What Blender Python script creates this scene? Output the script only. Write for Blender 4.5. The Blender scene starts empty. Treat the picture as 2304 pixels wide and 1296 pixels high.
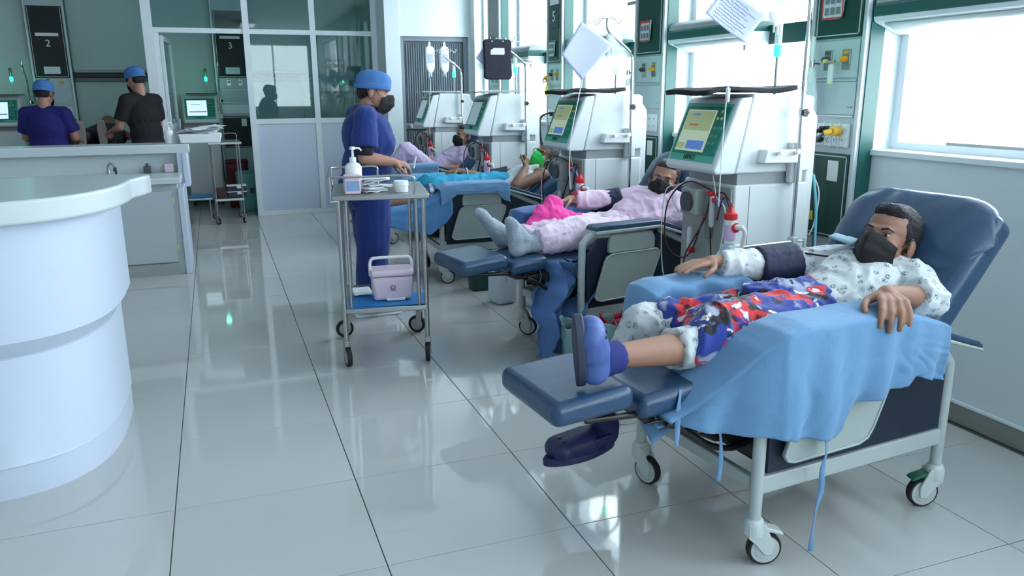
import bpy, bmesh, math, random
from mathutils import Vector, Matrix, noise, Euler
random.seed(7)
sc = bpy.context.scene
COL = sc.collection
V3 = Vector
PI = math.pi

def lin(c):
    c = c / 255.0
    return c / 12.92 if c <= 0.04045 else ((c + 0.055) / 1.055) ** 2.4
def rgb(r, g, b): return (lin(r), lin(g), lin(b), 1.0)

# ------------------------------------------------------------------ camera
YAW, PIT, ROLL, CH, FOC = 0.3555, 0.246, -0.006, 1.36, 1765.0
fw = V3((math.sin(YAW)*math.cos(PIT), math.cos(YAW)*math.cos(PIT), -math.sin(PIT)))
rt = fw.cross(V3((0, 0, 1))).normalized(); up = rt.cross(fw)
c_, s_ = math.cos(ROLL), math.sin(ROLL)
cr = rt*c_ + up*s_; cu = up*c_ - rt*s_
cam = bpy.data.cameras.new('camera'); camo = bpy.data.objects.new('camera', cam); COL.objects.link(camo)
cam.sensor_width = 36.0; cam.lens = 36.0*FOC/2304.0; cam.clip_start = 0.05; cam.clip_end = 200
camo.matrix_world = Matrix(((cr.x, cu.x, -fw.x, 0), (cr.y, cu.y, -fw.y, 0), (cr.z, cu.z, -fw.z, CH), (0, 0, 0, 1)))
sc.camera = camo

# ------------------------------------------------------------------ light and exposure
sc.view_settings.view_transform = 'Standard'
sc.view_settings.look = 'None'
sc.view_settings.gamma = 1.0
sc.view_settings.use_curve_mapping = False
sc.view_settings.exposure = 0.0
w = bpy.data.worlds.new('overcast_sky'); sc.world = w; w.use_nodes = True
nt = w.node_tree; bg = nt.nodes['Background']
bg.inputs[0].default_value = (0.84, 0.91, 1.0, 1.0); bg.inputs[1].default_value = 12.5
def area(name, loc, rot, sx, sy, power, colr=(0.85, 0.95, 1.0), portal=False):
    l = bpy.data.lights.new(name, 'AREA'); l.shape = 'RECTANGLE'; l.size = sx; l.size_y = sy
    l.energy = power; l.color = colr
    o = bpy.data.objects.new(name, l); COL.objects.link(o); o.location = loc; o.rotation_euler = rot
    if portal: l.cycles.is_portal = True
    return o
# portals in the window openings (help sample the sky through them)
for (ya, yb) in ((-3.2, 2.83), (3.18, 4.52), (4.90, 6.10), (6.42, 7.62), (7.97, 8.8)):
    area('window_portal', (3.03, (ya+yb)/2, 1.95), (0, PI/2, 0), 1.7, (yb-ya), 1, portal=True)
area('window_portal', (1.65, -4.15, 1.78), (-PI/2, 0, 0), 1.9, 1.7, 1, portal=True)
# unseen fill lamps added under the ceiling (housings further down) brighten the room
FILL_LAMPS = [(0.9, -.6), (-1.8, -.6), (-2.2, 4.6)]
for (x, y) in FILL_LAMPS:
    area('fill_area_light', (x, y, 2.80), (0, 0, 0), 0.28, 1.15, 3.5, (0.86, 0.96, 1.0))

# ------------------------------------------------------------------ materials
MATS = {}
def mat(name, col, rough=0.5, metal=0.0, spec=0.5, bump=0.0, bscale=60.0, var=0.0, vscale=8.0, coat=0.0, trans=0.0, emis=None, estr=0.0, sss=0.0, alpha=1.0, sheen=0.0):
    if name in MATS: return MATS[name]
    m = bpy.data.materials.new(name); m.use_nodes = True; n = m.node_tree; b = n.nodes['Principled BSDF']
    b.inputs['Base Color'].default_value = col; b.inputs['Roughness'].default_value = rough
    b.inputs['Metallic'].default_value = metal; b.inputs['Specular IOR Level'].default_value = spec
    b.inputs['Coat Weight'].default_value = coat; b.inputs['Transmission Weight'].default_value = trans
    b.inputs['Alpha'].default_value = alpha
    if sheen: b.inputs['Sheen Weight'].default_value = sheen
    if sss:
        b.inputs['Subsurface Weight'].default_value = sss; b.inputs['Subsurface Scale'].default_value = 0.01
    if emis:
        b.inputs['Emission Color'].default_value = emis; b.inputs['Emission Strength'].default_value = estr
    tc = n.nodes.new('ShaderNodeTexCoord')
    if var:
        nz = n.nodes.new('ShaderNodeTexNoise'); nz.inputs['Scale'].default_value = vscale; nz.inputs['Detail'].default_value = 4
        n.links.new(tc.outputs['Object'], nz.inputs['Vector'])
        mx = n.nodes.new('ShaderNodeMix'); mx.data_type = 'RGBA'
        mx.inputs[6].default_value = tuple(c*(1-var) for c in col[:3]) + (1,); mx.inputs[7].default_value = tuple(min(1, c*(1+var)) for c in col[:3]) + (1,)
        n.links.new(nz.outputs[0], mx.inputs[0]); n.links.new(mx.outputs[2], b.inputs['Base Color'])
    if bump:
        nb = n.nodes.new('ShaderNodeTexNoise'); nb.inputs['Scale'].default_value = bscale; nb.inputs['Detail'].default_value = 5
        n.links.new(tc.outputs['Object'], nb.inputs['Vector'])
        bp = n.nodes.new('ShaderNodeBump'); bp.inputs['Strength'].default_value = bump; bp.inputs['Distance'].default_value = 0.01
        n.links.new(nb.outputs[0], bp.inputs['Height']); n.links.new(bp.outputs[0], b.inputs['Normal'])
    MATS[name] = m
    return m

def glassmat(name, col, rough=0.02):
    m = bpy.data.materials.new(name); m.use_nodes = True; n = m.node_tree
    for x in list(n.nodes): n.nodes.remove(x)
    o = n.nodes.new('ShaderNodeOutputMaterial'); t = n.nodes.new('ShaderNodeBsdfTransparent'); g = n.nodes.new('ShaderNodeBsdfGlossy')
    g.inputs['Roughness'].default_value = rough; t.inputs[0].default_value = col
    f = n.nodes.new('ShaderNodeFresnel'); 
    ge = n.nodes.new('ShaderNodeNewGeometry'); ma = n.nodes.new('ShaderNodeMapRange'); ma.inputs[3].default_value = 1.5; ma.inputs[4].default_value = 1/1.5
    n.links.new(ge.outputs['Backfacing'], ma.inputs[0]); n.links.new(ma.outputs[0], f.inputs[0])
    mx = n.nodes.new('ShaderNodeMixShader'); n.links.new(f.outputs[0], mx.inputs[0]); n.links.new(t.outputs[0], mx.inputs[1]); n.links.new(g.outputs[0], mx.inputs[2])
    n.links.new(mx.outputs[0], o.inputs[0]); MATS[name] = m
    return m

def clearmat(name, col, amount=0.45, rough=0.15):
    """thin cloudy plastic: part seen through, part diffuse/glossy"""
    m = bpy.data.materials.new(name); m.use_nodes = True; n = m.node_tree; b = n.nodes['Principled BSDF']
    b.inputs['Base Color'].default_value = col; b.inputs['Roughness'].default_value = rough
    o = n.nodes['Material Output']; t = n.nodes.new('ShaderNodeBsdfTransparent')
    mx = n.nodes.new('ShaderNodeMixShader'); mx.inputs[0].default_value = amount
    n.links.new(t.outputs[0], mx.inputs[1]); n.links.new(b.outputs[0], mx.inputs[2]); n.links.new(mx.outputs[0], o.inputs[0]); MATS[name] = m
    return m

def patmat(name, base, layers, rough=0.8, bump=0.3, bscale=40, sheen=0.2, warp=0.0):
    """printed cloth: base colour with blotches. layer = (colour, kind, scale, threshold, width, offset)"""
    m = bpy.data.materials.new(name); m.use_nodes = True; n = m.node_tree; b = n.nodes['Principled BSDF']
    b.inputs['Roughness'].default_value = rough; b.inputs['Sheen Weight'].default_value = sheen
    tc = n.nodes.new('ShaderNodeTexCoord'); cur = None
    src = tc.outputs['Object']
    if warp:
        wn = n.nodes.new('ShaderNodeTexNoise'); wn.inputs['Scale'].default_value = 9; n.links.new(src, wn.inputs['Vector'])
        ad = n.nodes.new('ShaderNodeVectorMath'); ad.operation = 'MULTIPLY_ADD'; n.links.new(wn.outputs['Color'], ad.inputs[0]); ad.inputs[1].default_value = (warp,)*3; n.links.new(src, ad.inputs[2]); src = ad.outputs[0]
    for (col, kind, scale, th, wd, off) in layers:
        mp = n.nodes.new('ShaderNodeMapping'); mp.inputs['Location'].default_value = (off, off*1.7, -off)
        n.links.new(src, mp.inputs['Vector'])
        if kind == 'noise':
            t = n.nodes.new('ShaderNodeTexNoise'); t.inputs['Detail'].default_value = 3; out = t.outputs[0]
        elif kind == 'cell':
            t = n.nodes.new('ShaderNodeTexVoronoi'); t.distance = 'CHEBYCHEV'; out = t.outputs['Color']
        elif kind == 'dot':
            t = n.nodes.new('ShaderNodeTexVoronoi'); out = t.outputs['Distance']
        else:
            t = n.nodes.new('ShaderNodeTexWave'); t.inputs['Distortion'].default_value = 3; out = t.outputs[0]
        t.inputs['Scale'].default_value = scale
        n.links.new(mp.outputs[0], t.inputs['Vector'])
        cr_ = n.nodes.new('ShaderNodeValToRGB'); cr_.color_ramp.elements[0].position = max(0, th - wd); cr_.color_ramp.elements[1].position = min(1, th + wd)
        if kind == 'dot':
            cr_.color_ramp.elements[0].color = (1, 1, 1, 1); cr_.color_ramp.elements[1].color = (0, 0, 0, 1)
        n.links.new(out, cr_.inputs[0])
        fac = cr_.outputs[0]
        if kind == 'dot':      # break the dots into little sprigs
            t2 = n.nodes.new('ShaderNodeTexNoise'); t2.inputs['Scale'].default_value = scale*7; n.links.new(mp.outputs[0], t2.inputs['Vector'])
            r2 = n.nodes.new('ShaderNodeValToRGB'); r2.color_ramp.elements[0].position = .46; r2.color_ramp.elements[1].position = .56; n.links.new(t2.outputs[0], r2.inputs[0])
            mm = n.nodes.new('ShaderNodeMath'); mm.operation = 'MULTIPLY'; n.links.new(fac, mm.inputs[0]); n.links.new(r2.outputs[0], mm.inputs[1]); fac = mm.outputs[0]
        mx = n.nodes.new('ShaderNodeMix'); mx.data_type = 'RGBA'
        n.links.new(fac, mx.inputs[0])
        if cur is None: mx.inputs[6].default_value = base
        else: n.links.new(cur, mx.inputs[6])
        mx.inputs[7].default_value = col; cur = mx.outputs[2]
    n.links.new(cur, b.inputs['Base Color'])
    nb = n.nodes.new('ShaderNodeTexNoise'); nb.inputs['Scale'].default_value = bscale; nb.inputs['Detail'].default_value = 5
    n.links.new(tc.outputs['Object'], nb.inputs['Vector'])
    bp = n.nodes.new('ShaderNodeBump'); bp.inputs['Strength'].default_value = bump; bp.inputs['Distance'].default_value = 0.01
    n.links.new(nb.outputs[0], bp.inputs['Height']); n.links.new(bp.outputs[0], b.inputs['Normal'])
    MATS[name] = m
    return m

def checkmat(name, c1, c2, c3, scale):
    """plaid"""
    m = bpy.data.materials.new(name); m.use_nodes = True; n = m.node_tree; b = n.nodes['Principled BSDF']; b.inputs['Roughness'].default_value = .85
    tc = n.nodes.new('ShaderNodeTexCoord')
    fs = []
    for ax in ('X', 'Z'):
        wv = n.nodes.new('ShaderNodeTexWave'); wv.bands_direction = ax; wv.inputs['Scale'].default_value = scale; n.links.new(tc.outputs['Object'], wv.inputs['Vector'])
        r = n.nodes.new('ShaderNodeValToRGB'); r.color_ramp.elements[0].position = .45; r.color_ramp.elements[1].position = .55; n.links.new(wv.outputs[0], r.inputs[0]); fs.append(r.outputs[0])
    a = n.nodes.new('ShaderNodeMix'); a.data_type = 'RGBA'; a.inputs[6].default_value = c1; a.inputs[7].default_value = c2; n.links.new(fs[0], a.inputs[0])
    d = n.nodes.new('ShaderNodeMix'); d.data_type = 'RGBA'; d.inputs[7].default_value = c3; n.links.new(a.outputs[2], d.inputs[6])
    mm = n.nodes.new('ShaderNodeMath'); mm.operation = 'MULTIPLY'; mm.inputs[1].default_value = .6; n.links.new(fs[1], mm.inputs[0]); n.links.new(mm.outputs[0], d.inputs[0])
    n.links.new(d.outputs[2], b.inputs['Base Color']); MATS[name] = m
    return m

WALL = mat('white_wall_paint', rgb(208, 218, 222), .6, bump=.05, bscale=120, var=.03, vscale=2)
CEILM = mat('ceiling_paint', rgb(205, 212, 214), .8, bump=.05)
TILE = mat('polished_porcelain', rgb(184, 186, 184), .045, spec=.65, var=.035, vscale=1.3)
GROUT = mat('dark_grout', rgb(70, 75, 76), .8)
BASEM = mat('grey_skirting_tile', rgb(132, 134, 130), .35, var=.06, vscale=6)
ALU = mat('anodised_aluminium', rgb(196, 204, 208), .35, metal=.35)
PVC = mat('white_frame_paint', rgb(220, 228, 232), .4)
UNITM = mat('bed_head_unit_grey', rgb(176, 190, 194), .4, var=.02)
DGREEN = mat('dark_green_laminate', rgb(20, 66, 60), .3, var=.05, vscale=3)
TEALP = mat('teal_paint', rgb(22, 84, 78), .35)
STEEL = mat('brushed_steel', rgb(165, 168, 168), .28, metal=.9, var=.05)
CHROME = mat('chrome', rgb(205, 208, 208), .12, metal=1)
WHITEP = mat('white_plastic', rgb(222, 226, 226), .35)
MACH = mat('machine_white', rgb(214, 221, 222), .35, var=.01)
GREYP = mat('grey_plastic', rgb(150, 156, 156), .4)
DGREYP = mat('dark_grey_plastic', rgb(70, 74, 76), .45)
BLACKP = mat('black_plastic', rgb(18, 19, 21), .4)
RUBBER = mat('black_rubber', rgb(24, 24, 26), .7)
TEALSCR = mat('teal_bezel', rgb(26, 126, 110), .4)
TEALL = mat('light_teal_bezel', rgb(84, 176, 152), .4)
VINYL = mat('navy_vinyl', rgb(40, 68, 98), .32, bump=.12, bscale=18, var=.1, vscale=5)
NAVYP = mat('navy_side_panel', rgb(22, 34, 52), .4)
CHFR = mat('chair_frame_enamel', rgb(168, 178, 177), .4, var=.02)
PLATE = mat('grey_green_side_plate', rgb(158, 170, 166), .4)
REDP = mat('red_plastic', rgb(200, 30, 40), .35)
BLUEP = mat('blue_plastic', rgb(70, 110, 190), .35)
BLOOD = mat('blood_line', rgb(70, 10, 18), .25)
YELL = mat('yellow_plastic', rgb(225, 205, 40), .4)
ORANGE = mat('amber_plastic', rgb(225, 160, 30), .4)
PAPER = mat('white_paper', rgb(225, 230, 235), .7)
REDPR = mat('red_print', rgb(190, 50, 50), .6)
GREYPR = mat('grey_print', rgb(110, 120, 130), .6)
COUNTER = mat('white_counter_laminate', rgb(194, 205, 222), .3, var=.02, vscale=2)
COUNTERTOP = mat('pale_worktop', rgb(196, 206, 208), .25, var=.02)
CABM = mat('grey_cabinet_laminate', rgb(170, 180, 184), .45)
SKIN_A = mat('skin_tan', rgb(150, 110, 90), .55, sss=.08, var=.08, vscale=12)
SKIN_B = mat('skin_warm', rgb(168, 124, 106), .55, sss=.08, var=.08, vscale=12)
SKIN_C = mat('skin_brown', rgb(128, 92, 76), .55, sss=.06, var=.08, vscale=12)
HAIR = mat('black_hair', rgb(20, 17, 24), .65, bump=.7, bscale=190)
HAIRG = mat('greying_hair', rgb(66, 60, 62), .5, bump=1.0, bscale=160, var=.4, vscale=60)
MASKB = mat('black_mask_cloth', rgb(16, 17, 20), .8, bump=.1)
MASKG = mat('green_mask_cloth', rgb(40, 190, 80), .8, bump=.2, bscale=30)
EYEW = mat('eye_white', rgb(190, 182, 176), .3)
IRIS = mat('dark_iris', rgb(22, 14, 10), .15)
SCRUB = mat('navy_blue_scrub', rgb(18, 44, 112), .9, bump=.3, bscale=14, sheen=.1, var=.1, vscale=4)
SCRUBD = mat('royal_blue_scrub', rgb(20, 22, 100), .85, bump=.3, bscale=14)
SCRUBK = mat('black_scrub', rgb(14, 14, 20), .85, bump=.3, bscale=14)
CAPM = mat('blue_scrub_cap_cloth', rgb(70, 116, 176), .9, bump=.25, bscale=25)
UNDER = mat('dark_undershirt', rgb(16, 18, 30), .8)
DRAPE = mat('light_blue_sheet', rgb(100, 142, 180), .9, bump=.35, bscale=22, sheen=.15, var=.06, vscale=6)
DRAPE2 = mat('mid_blue_sheet', rgb(72, 106, 156), .9, bump=.4, bscale=18, sheen=.15, var=.08, vscale=6)
CYAN = mat('cyan_sheet', rgb(36, 150, 186), .8, bump=.3, bscale=20)
PINKH = mat('hot_pink_cloth', rgb(240, 70, 160), .8, bump=.4, bscale=25)
CUFF = mat('navy_pressure_cuff', rgb(28, 34, 66), .6, bump=.15)
SOCK = mat('grey_knit_sock', rgb(158, 172, 182), .9, bump=.6, bscale=90)
SOCKN = mat('navy_sock', rgb(20, 28, 74), .85)
CROC = mat('blue_foam_clog', rgb(70, 94, 156), .5)
CROCS = mat('dark_clog_sole', rgb(52, 58, 78), .6)
CROCN = mat('navy_foam_clog', rgb(22, 28, 74), .5)
LILAC = mat('lilac_cloth', rgb(186, 170, 200), .85, bump=.3, bscale=22)
TANK = mat('grey_white_tank_cloth', rgb(196, 204, 208), .85, bump=.3, bscale=22)
SHIRT1 = patmat('white_print_pyjama', rgb(206, 212, 214), [(rgb(92, 104, 116), 'dot', 34, .34, .07, 0.3)], bump=.45, bscale=22)
PANTS1 = patmat('grey_print_pyjama', rgb(186, 192, 194), [(rgb(96, 106, 118), 'dot', 30, .36, .07, 2.3)], bump=.45, bscale=20)
PANTS2 = patmat('pink_print_pyjama', rgb(226, 206, 222), [(rgb(196, 160, 190), 'dot', 26, .36, .1, 1.1)], bump=.45, bscale=20)
BLOUSE2 = mat('pink_blouse_cloth', rgb(218, 190, 212), .85, bump=.4, bscale=18, var=.05)
TOWEL = patmat('blue_printed_fleece', rgb(26, 52, 136), [(rgb(150, 160, 185), 'noise', 9, .60, .03, 4.4), (rgb(22, 20, 30), 'noise', 11, .585, .015, 7.1), (rgb(196, 36, 44), 'noise', 12, .585, .015, 1.9), (rgb(215, 212, 215), 'noise', 22, .635, .015, 9.9), (rgb(24, 24, 34), 'noise', 30, .66, .015, 3.3), (rgb(110, 145, 70), 'noise', 6, .74, .02, 12.7)], bump=.5, bscale=30, warp=.06)
PLAID = checkmat('blue_plaid_cloth', rgb(190, 205, 215), rgb(60, 90, 130), rgb(20, 34, 60), 6)
SCREEN = mat('lit_screen', rgb(150, 170, 150), .3, emis=rgb(190, 205, 175), estr=.5)
SCREENB = mat('lit_screen_blue', rgb(150, 170, 190), .3, emis=rgb(200, 225, 235), estr=1.1)
SCRCALM = mat('screen_pale_box', rgb(150, 170, 180), .3, emis=rgb(165, 185, 195), estr=.4)
SCRG = mat('screen_green_field', rgb(150, 170, 120), .3, emis=rgb(170, 186, 140), estr=.35)
SCRR = mat('screen_red_bar', rgb(200, 90, 80), .3, emis=rgb(190, 90, 80), estr=.4)
SCRB = mat('screen_blue_bar', rgb(80, 120, 190), .3, emis=rgb(90, 130, 200), estr=.4)
BEACON = mat('green_beacon_glow', rgb(60, 255, 180), .3, emis=rgb(40, 255, 170), estr=3.5)
WINGLASS = glassmat('clear_window_glass', (.95, .98, .98, 1))
TEALGLASS = glassmat('teal_tinted_glass', (.76, .89, .88, 1))
BAG = clearmat('clear_infusion_bag', rgb(220, 230, 235), .55, .1)
CLEAR = clearmat('clear_tube_plastic', rgb(225, 232, 235), .6, .1)
TEALBAG = clearmat('teal_bin_liner', rgb(126, 164, 164), .8, .25)
REDBAG = clearmat('crimson_bag', rgb(170, 20, 60), .9, .25)
TEALBIN = mat('teal_bin_plastic', rgb(90, 160, 155), .5)
DTEAL = mat('dark_teal_plastic', rgb(20, 66, 62), .5)
JUG = mat('translucent_jug_plastic', rgb(205, 215, 218), .4, sss=.2)
PINKBOX = mat('pale_pink_plastic', rgb(208, 190, 206), .4)
FOLDER = mat('blue_folder_card', rgb(26, 120, 190), .5)
FOIL = mat('crumpled_foil', rgb(190, 196, 198), .25, metal=.8, bump=1.0, bscale=40)
BLACKC = mat('black_cloth_folder', rgb(24, 26, 34), .75, bump=.2)
LOUVRE = mat('grey_louvre_metal', rgb(122, 132, 140), .45, metal=.3)
DLOUVRE = mat('dark_grey_door_metal', rgb(84, 92, 98), .5, metal=.2)
GREENTAG = mat('green_pedal', rgb(20, 86, 66), .45)
WOODY = mat('tan_sticker', rgb(214, 170, 90), .6)
DARKC = mat('dark_blanket', rgb(30, 28, 34), .9, bump=.3)
PURP = mat('pale_purple_fluid', rgb(205, 180, 210), .3)
YELT = mat('pale_yellow_plastic', rgb(205, 205, 120), .4)
TUBEC = mat('cyan_hose', rgb(110, 190, 205), .35)

# ------------------------------------------------------------------ mesh helpers
class MB:
    def __init__(s): s.v = []; s.f = []
    def box(s, x0, x1, y0, y1, z0, z1, M=None):
        b = len(s.v); P = [(x0,y0,z0),(x1,y0,z0),(x1,y1,z0),(x0,y1,z0),(x0,y0,z1),(x1,y0,z1),(x1,y1,z1),(x0,y1,z1)]
        if M is not None: P = [tuple(M @ V3(p)) for p in P]
        s.v += P; s.f += [tuple(b+i for i in q) for q in ((0,3,2,1),(4,5,6,7),(0,1,5,4),(1,2,6,5),(2,3,7,6),(3,0,4,7))]
        return s
    def tube(s, pts, r, n=10, cap=True, closed=False):
        pts = [V3(p) for p in pts]; m = len(pts); rr = r if isinstance(r, (list, tuple)) else [r]*m
        b = len(s.v); T0 = None
        for i, p in enumerate(pts):
            if closed: t = pts[(i+1) % m] - pts[i-1]
            else: t = pts[min(i+1, m-1)] - pts[max(i-1, 0)]
            t.normalize()
            if T0 is None:
                a = V3((0,0,1)) if abs(t.z) < .9 else V3((1,0,0)); N = t.cross(a).normalized()
            else:
                N = (N - t*N.dot(t)); N = N.normalized() if N.length > 1e-6 else t.orthogonal().normalized()
            T0 = t; B = t.cross(N)
            for k in range(n):
                a = 2*PI*k/n; s.v.append(tuple(p + N*math.cos(a)*rr[i] + B*math.sin(a)*rr[i]))
        for i in range(m-1 if not closed else m):
            j = (i+1) % m
            for k in range(n):
                k2 = (k+1) % n; s.f.append((b+i*n+k, b+i*n+k2, b+j*n+k2, b+j*n+k))
        if cap and not closed:
            s.f.append(tuple(b+k for k in reversed(range(n)))); s.f.append(tuple(b+(m-1)*n+k for k in range(n)))
        return s
    def cyl(s, a, b, r, n=16, r2=None): return s.tube([a, b], [r, r if r2 is None else r2], n)
    def lathe(s, prof, c=(0,0,0), n=20, axis='z', sx=1, sy=1):
        b = len(s.v); c = V3(c)
        for (r, h) in prof:
            for k in range(n):
                a = 2*PI*k/n; x, y = math.cos(a)*r*sx, math.sin(a)*r*sy
                p = (x, y, h) if axis == 'z' else ((x, h, y) if axis == 'y' else (h, x, y))
                s.v.append(tuple(c + V3(p)))
        for i in range(len(prof)-1):
            for k in range(n):
                k2 = (k+1) % n; s.f.append((b+i*n+k, b+i*n+k2, b+(i+1)*n+k2, b+(i+1)*n+k))
        s.f.append(tuple(b+k for k in reversed(range(n)))); s.f.append(tuple(b+(len(prof)-1)*n+k for k in range(n)))
        return s
    def prism(s, poly, h0, h1, plane='xz'):
        b = len(s.v); m = len(poly)
        def P(p, h): return (p[0], h, p[1]) if plane == 'xz' else ((p[0], p[1], h) if plane == 'xy' else (h, p[0], p[1]))
        for h in (h0, h1):
            for p in poly: s.v.append(P(p, h))
        s.f.append(tuple(b+i for i in range(m))); s.f.append(tuple(b+m+i for i in reversed(range(m))))
        for i in range(m):
            j = (i+1) % m; s.f.append((b+i, b+m+i, b+m+j, b+j))
        return s
    def grid(s, fn, nu, nv, closeu=False):
        b = len(s.v)
        for i in range(nu+(0 if closeu else 1)):
            for j in range(nv+1): s.v.append(tuple(fn(i/nu, j/nv)))
        for i in range(nu):
            i2 = (i+1) % nu if closeu else i+1
            for j in range(nv): s.f.append((b+i*(nv+1)+j, b+i2*(nv+1)+j, b+i2*(nv+1)+j+1, b+i*(nv+1)+j+1))
        return s
    def ell(s, c, r, n=14, R=None):
        c = V3(c); b = len(s.v); m = n//2+1
        for i in range(m+1):
            th = PI*i/m
            for k in range(n):
                a = 2*PI*k/n; p = V3((math.sin(th)*math.cos(a)*r[0], math.sin(th)*math.sin(a)*r[1], math.cos(th)*r[2]))
                if R is not None: p = R @ p
                s.v.append(tuple(c+p))
        for i in range(m):
            for k in range(n):
                k2 = (k+1) % n; s.f.append((b+i*n+k, b+(i+1)*n+k, b+(i+1)*n+k2, b+i*n+k2))
        return s
    def mesh(s, name, weld=True):
        me = bpy.data.meshes.new(name); bm = bmesh.new()
        vs = [bm.verts.new(v) for v in s.v]
        for f in s.f:
            try: bm.faces.new([vs[i] for i in f])
            except ValueError: pass
        if weld: bmesh.ops.remove_doubles(bm, verts=bm.verts, dist=1e-5)
        bmesh.ops.recalc_face_normals(bm, faces=bm.faces)
        bm.to_mesh(me); bm.free(); return me
    def build(s, name, m, parent=None, bevel=0.0, smooth=35, solid=0.0, sub=0, seg=2, weld=True):
        me = s.mesh(name, weld); me.materials.append(m)
        for p in me.polygons: p.use_smooth = True
        if smooth < 179: me.set_sharp_from_angle(angle=math.radians(smooth))
        o = bpy.data.objects.new(name, me); COL.objects.link(o)
        if parent: o.parent = parent
        if solid:
            md = o.modifiers.new('solid', 'SOLIDIFY'); md.thickness = solid; md.offset = 0
        if bevel:
            md = o.modifiers.new('bevel', 'BEVEL'); md.width = bevel; md.segments = seg; md.limit_method = 'ANGLE'; md.angle_limit = math.radians(40); md.harden_normals = False
        if sub:
            md = o.modifiers.new('sub', 'SUBSURF'); md.levels = sub; md.render_levels = sub
        return o

def tag(o, label=None, cat=None, group=None, kind=None):
    if label: o['label'] = label
    if cat: o['category'] = cat
    if group: o['group'] = group
    if kind: o['kind'] = kind
    return o
def thing(name, loc, rz, label, cat, group=None):
    o = bpy.data.objects.new(name, None); o.empty_display_size = .1; COL.objects.link(o)
    o.location = loc; o.rotation_euler = (0, 0, rz)
    return tag(o, label, cat, group)
def lab(o, t): o['label'] = t; return o
def struct(name, mb, m, parent=None, **k):
    k.setdefault('weld', False); o = mb.build(name, m, parent, **k)
    if parent is None: o['kind'] = 'structure'
    return o
def kids(o): return [c for c in COL.objects if c.parent == o]
def bez(pts, n=10):
    """smooth curve through points (Catmull-Rom)"""
    P = [V3(p) for p in pts]; P = [P[0]*2-P[1]] + P + [P[-1]*2-P[-2]]; out = []
    for i in range(1, len(P)-2):
        for k in range(n):
            t = k/n; a, b, c, d = P[i-1], P[i], P[i+1], P[i+2]
            out.append(.5*((2*b)+(c-a)*t+(2*a-5*b+4*c-d)*t*t+(3*b-a-3*c+d)*t*t*t))
    out.append(P[-2]); return out
def text(name, s, size, loc, rot, m, parent, depth=.0015, sx=1.0):
    cu_ = bpy.data.curves.new(name, 'FONT'); cu_.body = s; cu_.size = size; cu_.extrude = depth; cu_.align_x = 'CENTER'; cu_.align_y = 'CENTER'
    o = bpy.data.objects.new(name, cu_); COL.objects.link(o)
    dg = bpy.context.evaluated_depsgraph_get(); me = bpy.data.meshes.new_from_object(o.evaluated_get(dg)); bpy.data.objects.remove(o)
    me.materials.clear(); me.materials.append(m)
    o = bpy.data.objects.new(name, me); COL.objects.link(o); o.location = loc; o.rotation_euler = rot; o.scale = (sx, 1, 1)
    if parent: o.parent = parent
    return o

# ---- union of rounded primitives -> one continuous surface
def capsule(mb, p0, p1, r0, r1, n=14, flat=False):
    p0, p1 = V3(p0), V3(p1); d = (p1-p0); L = d.length
    if L < 1e-6: mb.ell(p0, (r0,)*3, n); return
    d.normalize(); pts, rr = [], []
    if not flat:
        for k in range(5):
            a = PI/2*(1-k/5); pts.append(p0 - d*math.sin(a)*r0); rr.append(max(1e-4, math.cos(a)*r0))
    pts += [p0, p1]; rr += [r0, r1]
    if not flat:
        for k in range(1, 6):
            a = PI/2*k/5; pts.append(p1 + d*math.sin(a)*r1); rr.append(max(1e-4, math.cos(a)*r1))
    mb.tube(pts, rr, n)
def frame(side, upv, fwd=None):
    """rotation whose columns are side, forward, up"""
    u = V3(upv).normalized(); s = V3(side); s = (s - u*s.dot(u)).normalized(); f = u.cross(s)
    return Matrix((s, f, u)).transposed()
def blob(name, prims, m, parent, voxel=.008, smooth=6, wrinkle=0.0, wf=9.0, wstretch=(1, 1, 1)):
    parts = MB()
    for p in prims:
        if p[0] == 'c': capsule(parts, *p[1:])
        elif p[0] == 'k': capsule(parts, *p[1:], flat=True)
        elif p[0] == 'e': parts.ell(p[1], p[2], 20, p[3] if len(p) > 3 else None)
        elif p[0] == 'b': parts.box(*p[1:])
    me = parts.mesh(name, weld=False)
    o = bpy.data.objects.new(name, me); COL.objects.link(o)
    r = o.modifiers.new('r', 'REMESH'); r.mode = 'VOXEL'; r.voxel_size = voxel; r.use_smooth_shade = True
    if smooth:
        s_ = o.modifiers.new('s', 'SMOOTH'); s_.factor = .5; s_.iterations = smooth
    dg = bpy.context.evaluated_depsgraph_get(); m2 = bpy.data.meshes.new_from_object(o.evaluated_get(dg))
    bpy.data.objects.remove(o); bpy.data.meshes.remove(me)
    m2.name = name; m2.materials.clear(); m2.materials.append(m)
    if wrinkle:
        no = [v.normal.copy() for v in m2.vertices]
        for i, v in enumerate(m2.vertices):
            q = V3((v.co.x*wstretch[0], v.co.y*wstretch[1], v.co.z*wstretch[2]))
            qq = q + V3((noise.noise(q*wf*.5), noise.noise(q*wf*.5+V3((9, 0, 0))), noise.noise(q*wf*.5+V3((0, 9, 0)))))*(.9/wf)
            h = 1-min(1, abs(noise.noise(qq*wf*.8))*3.2)
            h3 = 1-min(1, abs(noise.noise(qq*wf*1.9+V3((5, 5, 5))))*3.0)
            h2 = noise.noise(q*wf*.45+V3((3, 7, 1)))
            v.co += no[i]*wrinkle*(h*.75+h2*.7+h3*.28-.35)
    for p in m2.polygons: p.use_smooth = True
    o = bpy.data.objects.new(name, m2); COL.objects.link(o)
    if parent: o.parent = parent
    return o

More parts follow.
